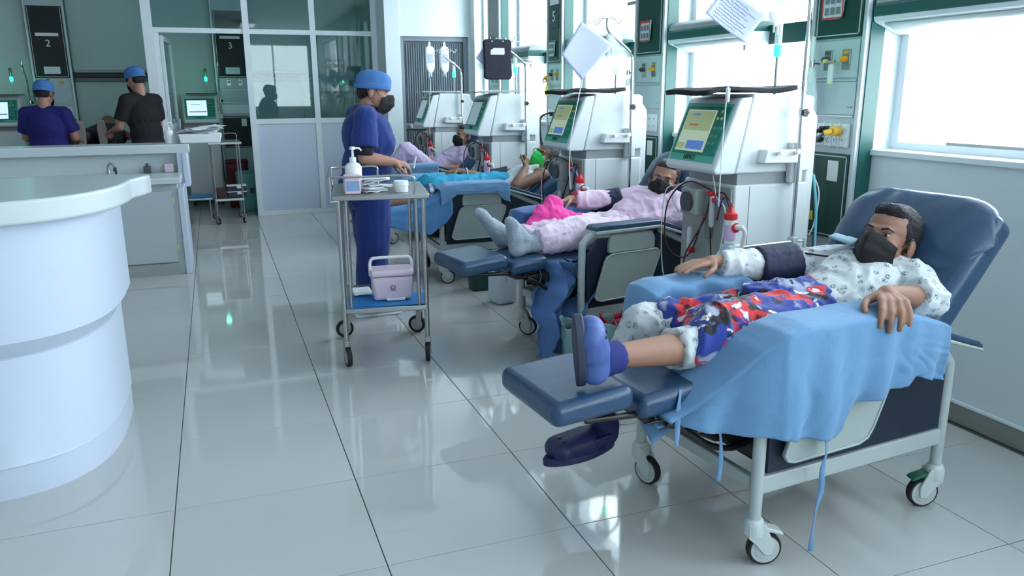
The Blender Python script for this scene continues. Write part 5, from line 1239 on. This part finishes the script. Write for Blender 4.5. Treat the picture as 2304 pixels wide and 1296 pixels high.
# ================================================================== STAFF AND PATIENT IN THE SIDE BAY
def bay_person(loc, rz, label, top_m, Hh=1.0, lean=0.0, armsin=1):
    r = thing('person', loc, rz, label, 'person')
    J = dict(neck=(lean, 0, 1.30*Hh), shR=(lean, -.165, 1.24*Hh), shL=(lean, .165, 1.24*Hh), elR=(.06+lean, -.215, 1.0*Hh), elL=(.06+lean, .215, 1.0*Hh), wrR=(.26+lean, -.15, .97*Hh), wrL=(.26+lean, .15, .97*Hh),
             hipR=(0, -.09, .80*Hh), hipL=(0, .09, .80*Hh), knR=(.02, -.10, .43*Hh), knL=(.02, .10, .43*Hh), anR=(0, -.10, .08), anL=(0, .10, .08))
    hc, HR = V3((.045+lean, 0, 1.43*Hh)), hf((.93, 0, -.36), (.3, 0, .95))
    def tt(g): return [('e', (lean*.8, 0, 1.10*Hh), (.115+g, .165+g, .18+g)), ('e', (lean*.3, 0, .93*Hh), (.115+g, .155+g, .16+g)), ('e', (0, 0, .82*Hh), (.12+g, .165+g, .12+g)), ('c', J['shR'], (lean, -.03, 1.25*Hh), .055+g, .06+g), ('c', J['shL'], (lean, .03, 1.25*Hh), .055+g, .06+g)]
    body = tt(-.01)+arm(J, 'R')+arm(J, 'L')+leg(J, 'R')+leg(J, 'L')+head_prims(hc, HR, .97, neck=J['neck'])+hand_prims(J['wrR'], (.9, .2, -.3), (0, 0, -1), -1, s=.95)+hand_prims(J['wrL'], (.9, -.2, -.3), (0, 0, -1), 1, s=.95)
    body += foot_prims(J['anR'], (-.05, -.10, .02), (.2, -.10, .02), (0, 0, 1))+foot_prims(J['anL'], (-.05, .10, .02), (.2, .10, .02), (0, 0, 1))
    blob('body', body, SKIN_B, r, voxel=.010, smooth=3)
    face_parts(r, hc, HR, .97, hair=HAIR, mask=MASKB, cap=CAPM, hairback=False)
    blob('hair', [('e', hc+HR @ V3((0, -.05, -.012)), (.068, .05, .05), HR)], HAIR, r, voxel=.008, smooth=2)
    blob('scrub_top', tt(.012)+[('e', (0, 0, .76*Hh), (.135, .175, .09)), ('k', J['shR'], V3(J['shR']).lerp(V3(J['elR']), .75), .066, .075), ('k', J['shL'], V3(J['shL']).lerp(V3(J['elL']), .75), .066, .075)], top_m, r, voxel=.010, smooth=4, wrinkle=.007, wf=8)
    blob('scrub_trousers', [('k', J['hipR'], (0, -.10, .06), .098, .075), ('k', J['hipL'], (0, .10, .06), .098, .075), ('e', (0, 0, .78*Hh), (.125, .165, .10))], top_m, r, voxel=.011, smooth=4, wrinkle=.006, wf=8)
    return r
bay_person((-1.49, 8.7, 0), math.radians(80), 'nurse in royal blue scrubs and blue cap seen from behind in the side bay', SCRUBD, .95)
bay_person((-.62, 8.7, 0), math.radians(130), 'nurse in black scrubs and bright blue cap leaning over a patient in the side bay', SCRUBK, 1.04, .05)
bp4 = thing('person', (-1.12, 9.6, .10), 0, 'patient lying under dark covers in the side bay, pale shoe soles toward the counter', 'person')
blob('body', [('e', (.0, .55, .92), (.085, .10, .10)), ('e', (0, .30, .80), (.19, .2, .12)), ('e', (0, .05, .78), (.18, .18, .11)), ('c', (-.08, -.1, .80), (-.12, -.50, .84), .07, .05), ('c', (.08, -.1, .80), (.05, -.50, .84), .07, .05), ('c', (-.2, .35, .80), (-.24, .05, .80), .045, .035), ('c', (.2, .35, .80), (.24, .05, .80), .045, .035)], SKIN_C, bp4, voxel=.012, smooth=4)
blob('dark_clothes', [('e', (0, .30, .80), (.21, .22, .14)), ('e', (0, .02, .80), (.20, .22, .14)), ('c', (-.08, -.1, .82), (-.12, -.42, .84), .09, .07), ('c', (.08, -.1, .82), (.05, -.42, .84), .09, .07)], DARKC, bp4, voxel=.012, smooth=4, wrinkle=.012, wf=9)
for x_ in (-.13, .06):
    s_ = blob('shoe', [('c', (x_, -.55, .80), (x_-.005, -.56, .96), .042, .04)], DGREYP, bp4, voxel=.008, smooth=3)
    MB().prism([(x_-.035, .75), (x_+.035, .75), (x_+.045, .92), (x_+.03, 1.0), (x_-.03, 1.0), (x_-.045, .92)], -.612, -.59, 'xz').build('shoe_sole', mat('pale_sole', rgb(170, 160, 148), .7), s_, bevel=.012)
bt = thing('bed', (-1.12, 9.6, 0), 0, 'padded treatment bed under the lying patient in the side bay', 'bed')
bx('mattress', VINYL, bt, -.30, .30, -.75, .75, .62, .75, bevel=.03, seg=3); bx('frame', CHFR, bt, -.28, .28, -.72, .72, .54, .62)
for x_ in (-.26, .26):
    for y_ in (-.68, .68): MB().cyl((x_, y_, 0), (x_, y_, .55), .02, 10).build('leg', CHFR, bt, smooth=60)

# ================================================================== HANGING THINGS
def iv_bag(loc, w_, h, label, m_=None, group=None, name='infusion_bag', tube=None):
    t = thing(name, loc, .2, label, 'infusion bag', group)
    def fn(u, v):
        a = 2*PI*u; pr = min(1, (v/.12))**.5*min(1, ((1-v)/.10))**.5 if 0 < v < 1 else 0
        x = math.cos(a); y = math.sin(a); sh = 1-.45*max(0, (.25-v)/.25)
        return (math.copysign(abs(x)**.7, x)*w_/2*sh*max(.12, pr), math.copysign(abs(y)**.9, y)*.018*max(.1, pr), -h+h*v)
    MB().grid(fn, 28, 16, closeu=True).build('bag_body', m_ or BAG, t, smooth=180)
    MB().box(-.012, .012, -.002, .002, 0, .03).tube([(0, 0, .02), (0, 0, .05)], .002, 6).build('hanger_loop', WHITEP, t)
    MB().cyl((-.012, 0, -h-.022), (-.012, 0, -h+.006), .004, 8).cyl((.012, 0, -h-.03), (.012, 0, -h+.006), .005, 8).build('outlet_ports', WHITEP, t, smooth=60)
    bx('print_label', mat('grey_bag_print', rgb(160, 172, 182), .6), t, -w_*.28, w_*.28, -.0195, -.018, -h*.62, -h*.30)
    if tube: MB().tube(bez(tube, 6), .0025, 6).build('line_tube', WHITEP, t, smooth=180)
    return t
BACKLITP = mat('backlit_paper', rgb(176, 184, 214), .75)  # white sheets; the lavender cast of backlight is put into the colour
def paper(loc, L, T, Rr, B, label, lines=True, curl=.012, yof=0.0, name='paper_sheet', m_=BACKLITP):
    """hanging rotated sheet, corners given in the machine-side plane (x, z)"""
    t = thing(name, loc, 0, label, 'paper')
    def fn(u, v):
        p = V3((L[0], 0, L[1]))*(1-u)*(1-v)+V3((T[0], 0, T[1]))*(1-u)*v+V3((B[0], 0, B[1]))*u*(1-v)+V3((Rr[0], 0, Rr[1]))*u*v
        return (p.x-loc[0], curl*math.sin(u*3)*math.sin(v*2.5+.5), p.z-loc[2])
    MB().grid(fn, 14, 14).build('sheet_body', m_, t, solid=.0012, smooth=180)
    if lines:
        m = MB()
        for k in range(9):
            v = .12+.09*k; n0 = .08+random.random()*.08; n1 = .9-random.random()*.25
            pts = [V3(fn(n0+(n1-n0)*i/24, v))+V3((0, -.0018, .0022*math.sin(i*2.3+k)+.0015*math.sin(i*5.1))) for i in range(25)]
            m.tube(pts, .0007, 4)
        tag(m.build('handwriting', mat('ink_grey', rgb(84, 92, 130), .6), t, smooth=180), kind='stuff')
    return t
pp = paper((2.02, 2.80, 1.66), (1.862, 1.655), (1.955, 1.765), (2.150, 1.652), (2.055, 1.545), 'rotated handwritten sheet hanging from the pole of the nearest machine')
MB().tube([(.08, .006, .33), (-.065, 0, .105)], .0015, 5).build('cord', WHITEP, pp, smooth=180)
iv_bag((2.205, 2.80, 1.83), .085, .22, 'slack clear infusion bag on the nearest machine, beside the rotated sheet')
# second machine
paper((2.07, 4.30, 1.58), (1.91, 1.56), (2.03, 1.745), (2.24, 1.62), (2.04, 1.42), 'large white sheet hanging cornerwise from the pole of the second machine', lines=False)
iv_bag((2.26, 4.33, 1.70), .12, .22, 'clear infusion bag with small prints beside the white sheet of the second machine')
t = thing('drip_line', (2.0, 4.33, 0), 0, 'thin white line hanging past the screen of the second machine', 'drip line')
MB().tube(bez([(.05, -.02, 1.44), (.02, -.02, 1.3), (-.02, -.02, 1.1), (-.03, -.02, .9), (-.02, -.02, .78)], 5), .003, 6).build('line_tube', WHITEP, t, smooth=180)
t = thing('drip_line', (2.0, 2.80, 0), 0, 'thin white line with a small chamber hanging past the screen of the nearest machine', 'drip line')
MB().tube(bez([(.02, 0, 1.49), (-.01, 0, 1.38), (-.02, .0, 1.2), (-.03, -.01, 1.0), (-.03, -.01, .88)], 5), .0028, 6).build('line_tube', CLEAR, t, smooth=180)
MB().lathe([(.004, 1.31), (.009, 1.315), (.009, 1.365), (.004, 1.37)], (-.01, 0, 0), 10).build('drip_chamber', WHITEP, t, smooth=60)
# third machine: black hanging bag
t = thing('hanging_bag', (2.12, 6.01, 1.60), 0, 'black rounded fabric bag with a pale label hanging on the third machine', 'bag')
MB().prism([(-.10, .15), (.10, .15), (.118, .135), (.115, 0), (.122, -.12), (.108, -.152), (-.095, -.152), (-.112, -.135), (-.108, 0), (-.118, .13)], -.012, .012, 'xz').build('bag_body', mat('black_navy_fabric', rgb(20, 22, 38), .8, bump=.2), t, bevel=.010, seg=3)
MB().prism([(-.06, .035), (.052, .035), (.056, .045), (.054, .085), (-.035, .085), (-.042, .075), (-.058, .072)], -.016, -.012, 'xz').build('name_label', mat('pale_label', rgb(200, 202, 202), .6), t)
MB().cyl((-.045, -.014, .135), (-.045, .014, .135), .006, 8).cyl((.045, -.014, .135), (.045, .014, .135), .006, 8).build('grommet', STEEL, t, smooth=60)
paper((2.02, 6.04, 1.60), (1.955, 1.61), (2.03, 1.71), (2.12, 1.63), (2.05, 1.53), 'pale corner of a sheet behind the black hanging bag', lines=False)
iv_bag((2.065, 7.86, 1.80), .10, .27, 'left of the two white infusion bags before the louvred door', mat('milky_bag', rgb(216, 224, 228), .35, sss=.1), 'infusion bags before the louvred door')
iv_bag((2.215, 7.86, 1.80), .10, .27, 'right of the two white infusion bags before the louvred door', MATS['milky_bag'], 'infusion bags before the louvred door')
t = thing('drip_line', (2.05, 7.85, 0), 0, 'thin line from the infusion bags down to the farthest machine', 'drip line'); MB().tube(bez([(.0, 0, 1.51), (.01, 0, 1.42), (-.01, 0, 1.2), (-.01, 0, .9)], 5), .003, 6).build('line_tube', WHITEP, t, smooth=180)
# folders and trays on top of the machines
def top_folder(x, y, z, L, D, label, m_=BLACKC):
    def fn(u, v): return (x+L*u, y+D*v, z+.014+.006*noise.noise(V3((u*3, v*2, x)))+.005*math.sin(u*7)*(1-v)+.012*max(0, u-.75)*2-.012*max(0, .12-u)*8)
    return tag(MB().grid(fn, 26, 12).build('cloth_folder', m_, None, solid=.020, smooth=180), label, 'folder')
top_folder(1.94, 2.87, 1.345, .46, .33, 'floppy black cloth folder on top of the nearest dialysis machine')
top_folder(1.98, 4.39, 1.345, .40, .33, 'black cloth folder on top of the second dialysis machine')
for (y, lb) in ((6.13, 'thin steel tray on top of the third dialysis machine'), (7.91, 'thin steel tray on top of the farthest dialysis machine')):
    t = thing('tray', (2.0, y, 1.348), 0, lb, 'tray'); bx('tray_plate', STEEL, t, .0, .40, .01, .34, .0, .008, bevel=.003); bx('tray_rim', STEEL, t, .0, .40, .01, .016, .008, .018)

# ================================================================== THINGS ON THE WALL UNITS
def flow_bottle(x, y, z, label, bag=True):
    t = thing('oxygen_flowmeter', (x, y, z), 0, label, 'flowmeter')
    MB().lathe([(.008, 0), (.011, .004), (.011, .10), (.006, .108)], (-.055, 0, .0), 14).build('flow_tube', CLEAR, t, smooth=60)
    MB().cyl((-.055, 0, -.03), (-.055, 0, .003), .012, 12).cyl((-.055, 0, -.015), (-.012, 0, -.015), .007, 10).build('valve_block', CHROME, t, smooth=60)
    MB().lathe([(.022, -.10), (.024, -.095), (.024, -.05), (.016, -.035), (.012, -.03)], (-.055, 0, 0), 16).build('humidifier_jar', CLEAR, t, smooth=60)
    if bag:
        def fn(u, v):
            a = 2*PI*u; r = .018+.032*math.sin(min(1, v*1.2)*PI*.5); return (-.055+math.cos(a)*r*.5+.006*noise.noise(V3((u*6, v*6, 1))), math.sin(a)*r+.008*noise.noise(V3((v*5, u*4, 3))), -.05-.19*v)
        MB().grid(fn, 20, 14, closeu=True).build('plastic_bag', BAG, t, smooth=180)
    return t
flow_bottle(2.704, 3.085, 1.49, 'oxygen flowmeter in a clear plastic bag on the nearest wall unit')
flow_bottle(2.704, 4.86, 1.49, 'oxygen flowmeter in a clear plastic bag on the second wall unit')
t = thing('vacuum_gauge', (2.704, 2.985, 1.49), 0, 'small clear jar with yellow fittings between the gas outlets of the nearest wall unit', 'gauge')
MB().cyl((-.03, 0, -.10), (-.03, 0, -.02), .013, 12).build('jar', CLEAR, t, smooth=60); MB().cyl((-.03, 0, -.105), (-.03, 0, -.098), .014, 12).cyl((-.03, .03, -.005), (-.03, .05, -.005), .009, 10).cyl((-.03, 0, -.012), (-.006, 0, -.012), .005, 8).build('yellow_cap', YELT, t, smooth=60); MB().cyl((-.03, -.02, -.008), (-.03, .045, -.008), .005, 8).build('cross_pipe', CHROME, t, smooth=60)
t = thing('gas_connector', (2.704, 6.30, 1.49), 0, 'tangle of brass fittings with a yellow tag on the number 5 wall unit', 'connector')
MB().cyl((-.03, .05, -.03), (-.03, .09, -.03), .012, 10).cyl((-.02, .0, 0), (-.05, .03, -.02), .009, 8).tube(bez([(-.03, .10, -.03), (-.05, .06, -.06), (-.04, .02, -.05), (-.03, .06, -.01)], 4), .006, 6).build('fitting', ORANGE, t, smooth=60); bx('yellow_tag', YELL, t, -.035, -.031, -.01, .05, -.17, -.09, bevel=.006)
# plugs and cables
def cable(pts, r, m_, label, name='cable', cat='cable'):
    return tag(MB().tube(bez(pts, 8), r, 8).build(name, m_, None, smooth=180), label, cat)
t = thing('power_plug', (2.704, 3.0, 1.176), 0, 'black round power plug in the socket strip of the nearest wall unit', 'plug')
MB().cyl((0, 0, 0), (-.045, .0, 0), .017, 14).cyl((-.045, 0, 0), (-.07, .01, -.01), .009, 10).build('plug_body', BLACKP, t, smooth=50)
t = thing('power_plug', (2.704, 2.93, 1.172), 0, 'large yellow power plug in the socket strip of the nearest wall unit', 'plug')
MB().cyl((0, 0, 0), (-.045, 0, 0), .022, 16).cyl((-.045, 0, 0), (-.075, .015, -.008), .013, 12).build('plug_body', mat('amber_plug', rgb(226, 180, 60), .45), t, smooth=50)
t = thing('power_plug', (2.704, 3.04, 1.129), 0, 'small black plug in the lower row, nearest wall unit', 'plug')
MB().cyl((0, 0, 0), (-.04, 0, 0), .015, 14).build('plug_body', BLACKP, t, smooth=50)
cable([(2.63, 2.945, 1.163), (2.60, 2.965, 1.12), (2.61, 2.97, 1.0), (2.62, 2.94, .8), (2.62, 2.95, .5), (2.60, 3.0, .2), (2.56, 3.1, .012), (2.50, 3.3, .008)], .0065, DGREYP, 'thick dark cable hanging from the yellow plug')
cable([(2.66, 3.04, 1.128), (2.63, 3.05, 1.08), (2.63, 3.06, .9), (2.60, 3.07, .5), (2.56, 3.08, .1), (2.52, 3.14, .01)], .004, BLACKP, 'thin black cable hanging from the small black plug')
cable([(2.55, 2.99, .90), (2.575, 2.97, .80), (2.58, 2.96, .6), (2.575, 2.96, .3), (2.57, 2.98, .012)], .009, RUBBER, 'black rubber hose hanging behind the nearest machine', cat='hose')
cable([(2.545, 2.89, .98), (2.56, 2.87, .80), (2.56, 2.86, .5), (2.55, 2.87, .2), (2.52, 2.90, .012)], .006, TUBEC, 'cyan hose running down the back of the nearest machine', cat='hose')
cable([(2.545, 2.93, 1.02), (2.60, 2.91, .90), (2.58, 2.90, .76), (2.555, 2.90, .70)], .0035, WHITEP, 'thin white hose looping behind the nearest machine', cat='hose')
t = tag(MB().prism([(-.02, -.02), (.02, -.025), (.022, .018), (-.015, .022)], -.002, .002, 'yz').build('yellow_tag', YELL, None, bevel=.001), 'small yellow tag on the cables of the nearest wall unit', 'tag'); t.location = (2.575, 2.93, .79)
t = tag(MB().prism([(-.02, -.03), (.02, -.03), (.02, .03), (-.02, .03)], -.002, .002, 'yz').build('yellow_tag', YELL, None, bevel=.001), 'small yellow tag beside the second recliner headrest', 'tag'); t.location = (2.56, 4.45, .79)
cable([(2.66, 6.22, 1.18), (2.60, 6.26, 1.15), (2.58, 6.25, 1.05), (2.60, 6.24, .8), (2.6, 6.24, .3), (2.58, 6.25, .012)], .008, BLACKP, 'black cable arching from the sockets of the number 5 wall unit')
t = thing('power_plug', (2.704, 6.22, 1.17), 0, 'black plug in the sockets of the number 5 wall unit', 'plug'); MB().cyl((0, 0, 0), (-.045, 0, 0), .018, 14).build('plug_body', BLACKP, t, smooth=50)

# ================================================================== BINS, JUGS, BUCKET
t = thing('waste_bin', (1.62, 3.30, 0), math.radians(-12), 'teal waste bin whose open plastic liner holds crumpled foil, before the second recliner', 'bin')
def binf(W, D, H, z0=0.0, taper=.82, wob=0.0, flip=0.0):
    def fn(u, v):
        a = 2*PI*u; x, y = math.cos(a), math.sin(a); k = taper+(1-taper)*v
        return (math.copysign(abs(x)**.45, x)*W/2*k+wob*noise.noise(V3((x*2, y*2, v*3)))*v, math.copysign(abs(y)**.45, y)*D/2*k+wob*noise.noise(V3((y*2, x*2, v*3+5)))*v, z0+H*v+wob*.9*math.sin(a*3)*v**4)
    return fn
MB().grid(binf(.24, .17, .24), 40, 12, closeu=True).build('bin_body', DTEAL, t, smooth=180, solid=.003)
MB().prism([(-.09, -.06), (.09, -.06), (.09, .06), (-.09, .06)], .0, .006, 'xy').build('bin_bottom', DTEAL, t)
MB().grid(binf(.262, .19, .20, .075, .88, .016), 48, 14, closeu=True).build('bin_liner', TEALBAG, t, smooth=180, solid=.0015)
m = MB(); blob('crumpled_foil', [('e', (-.02, .0, .215), (.04, .03, .02)), ('e', (.03, .01, .225), (.045, .03, .018)), ('e', (-.01, .02, .235), (.03, .02, .02)), ('c', (-.07, 0, .20), (.07, 0, .20), .04, .04)], FOIL, t, voxel=.005, smooth=1, wrinkle=.012, wf=30)
t = thing('waste_bin', (1.80, 3.34, 0), 0, 'bin with a crimson plastic bag, half hidden between the first two recliners', 'bin')
MB().grid(binf(.16, .14, .27, 0, .85, .012), 32, 12, closeu=True).build('bin_liner', REDBAG, t, smooth=180, solid=.003); bx('bin_bottom', REDP, t, -.05, .05, -.045, .045, 0, .006)
def jug(x, y, rz, w_, d_, h, label, m_=JUG, group=None):
    t = thing('plastic_jug', (x, y, 0), rz, label, 'jug', group)
    MB().box(-w_/2, w_/2, -d_/2, d_/2, 0, h).build('jug_body', m_, t, bevel=.03, seg=4)
    MB().tube(bez([(-w_*.3, 0, h-.004), (-w_*.28, 0, h+.03), (w_*.05, 0, h+.03), (w_*.1, 0, h-.004)], 5), .010, 8).build('handle', m_, t, smooth=60); MB().cyl((w_*.3, 0, h-.005), (w_*.3, 0, h+.03), .022, 16).build('cap', WHITEP, t, smooth=50)
    return t
jug(1.69, 4.74, .2, .15, .15, .24, 'left white plastic jug on the floor behind the second recliner footrest')
jug(1.87, 4.60, .5, .17, .15, .22, 'right white plastic jug on the floor behind the second recliner footrest')
t = thing('waste_bin', (1.66, 5.14, 0), 0, 'dark teal bin on the floor left of the white jugs', 'bin'); MB().grid(binf(.15, .15, .26, 0, .85), 28, 8, closeu=True).build('bin_body', DTEAL, t, smooth=180, solid=.003); bx('bin_bottom', DTEAL, t, -.05, .05, -.05, .05, 0, .006)
t = thing('bucket', (1.53, 2.76, 0), 0, 'white bucket on the floor behind the front of the nearest recliner', 'bucket'); MB().lathe([(.068, 0), (.072, .004), (.080, .15), (.084, .152), (.084, .165), (.070, .168)], (0, 0, 0), 28).build('bucket_body', WHITEP, t, smooth=50); MB().tube([(.082*math.cos(a), .082*math.sin(a), .15-.03*abs(math.sin(a))) for a in [2*PI*k/24 for k in range(24)]], .003, 6, closed=True).build('handle', STEEL, t, smooth=60)

# ================================================================== SIDE BAY FITTINGS
t = thing('waste_bin', (.36, 9.80, 0), 0, 'large pale teal bin with a dark red lid seen through the glass door', 'bin')
MB().grid(binf(.34, .30, .46, 0, .9), 40, 10, closeu=True).build('bin_body', TEALBIN, t, smooth=180, solid=.004); bx('bin_bottom', TEALBIN, t, -.13, .13, -.11, .11, 0, .008); bx('label_spot', BLACKP, t, -.03, .01, -.156, -.148, .22, .28, bevel=.002)
t = thing('waste_bin', (.22, 10.18, 0), 0, 'dark red bin behind the pale teal bin in the side bay', 'bin')
MB().grid(binf(.26, .24, .54, 0, .9), 32, 10, closeu=True).build('bin_body', mat('dark_red_bin', rgb(90, 14, 24), .5), t, smooth=180, solid=.004); bx('bin_lid', MATS['dark_red_bin'], t, -.13, .13, -.12, .12, .54, .57, bevel=.01); bx('bin_bottom', BLACKP, t, -.09, .09, -.08, .08, 0, .008)
for (x0, x1, lb) in ((-1.50, -.66, 'dark wall rail lamp between the bay units 2 and 3'), (.52, 1.20, 'dark wall rail lamp behind the glass partition')):
    t = thing('wall_lamp', ((x0+x1)/2, 11.0, 0), 0, lb, 'wall lamp'); h_ = (x1-x0)/2
    bx('black_band', BLACKP, t, -h_, h_, -.10, -.002, 1.55, 1.60, bevel=.004); bx('top_cover', GREYP, t, -h_, h_, -.11, -.002, 1.602, 1.635, bevel=.008); bx('lower_lens', mat('grey_lens', rgb(90, 104, 104), .4), t, -h_, h_, -.07, -.002, 1.50, 1.548, bevel=.006)
t = thing('sign', (1.59, 10.995, 1.735), 0, 'green rectangular sign with a pale line of lettering behind the glass', 'sign')
bx('sign_board', mat('green_sign', rgb(40, 110, 92), .5), t, -.13, .13, -.012, 0, -.058, .058, bevel=.002)
m = MB()
for k in range(12): 
    if k != 8: m.box(-.11+k*.0185, -.098+k*.0185, -.0135, -.012, -.012, .012)
tag(m.build('lettering', PAPER, t), kind='stuff')
for i, (x, z, w_, h) in enumerate(((1.18, 1.50, .12, .20), (1.33, 1.50, .10, .20), (1.52, 1.50, .15, .24), (1.68, 1.46, .13, .2))):
    iv_bag((x, 10.6, z), w_, h, ('clear empty bag hanging behind the glass, %s of four' % ('first', 'second', 'third', 'fourth')[i]), BAG, 'clear bags hanging behind the glass', 'hanging_plastic_bag')
t = thing('hanging_rail', (1.43, 10.6, 1.56), 0, 'thin steel rail that holds the clear bags behind the glass', 'rail'); MB().cyl((-.35, 0, 0), (.35, 0, 0), .006, 8).cyl((-.33, 0, -1.555), (-.33, 0, 0), .008, 8).cyl((.33, 0, -1.555), (.33, 0, 0), .008, 8).build('rail_tube', STEEL, t, smooth=60)
MB().lathe([(.16, -1.56), (.16, -1.545), (.02, -1.53)], (-.33, 0, 0), 16).build('base', STEEL, t, smooth=50); MB().lathe([(.16, -1.56), (.16, -1.545), (.02, -1.53)], (.33, 0, 0), 16).build('base', STEEL, t, smooth=50)
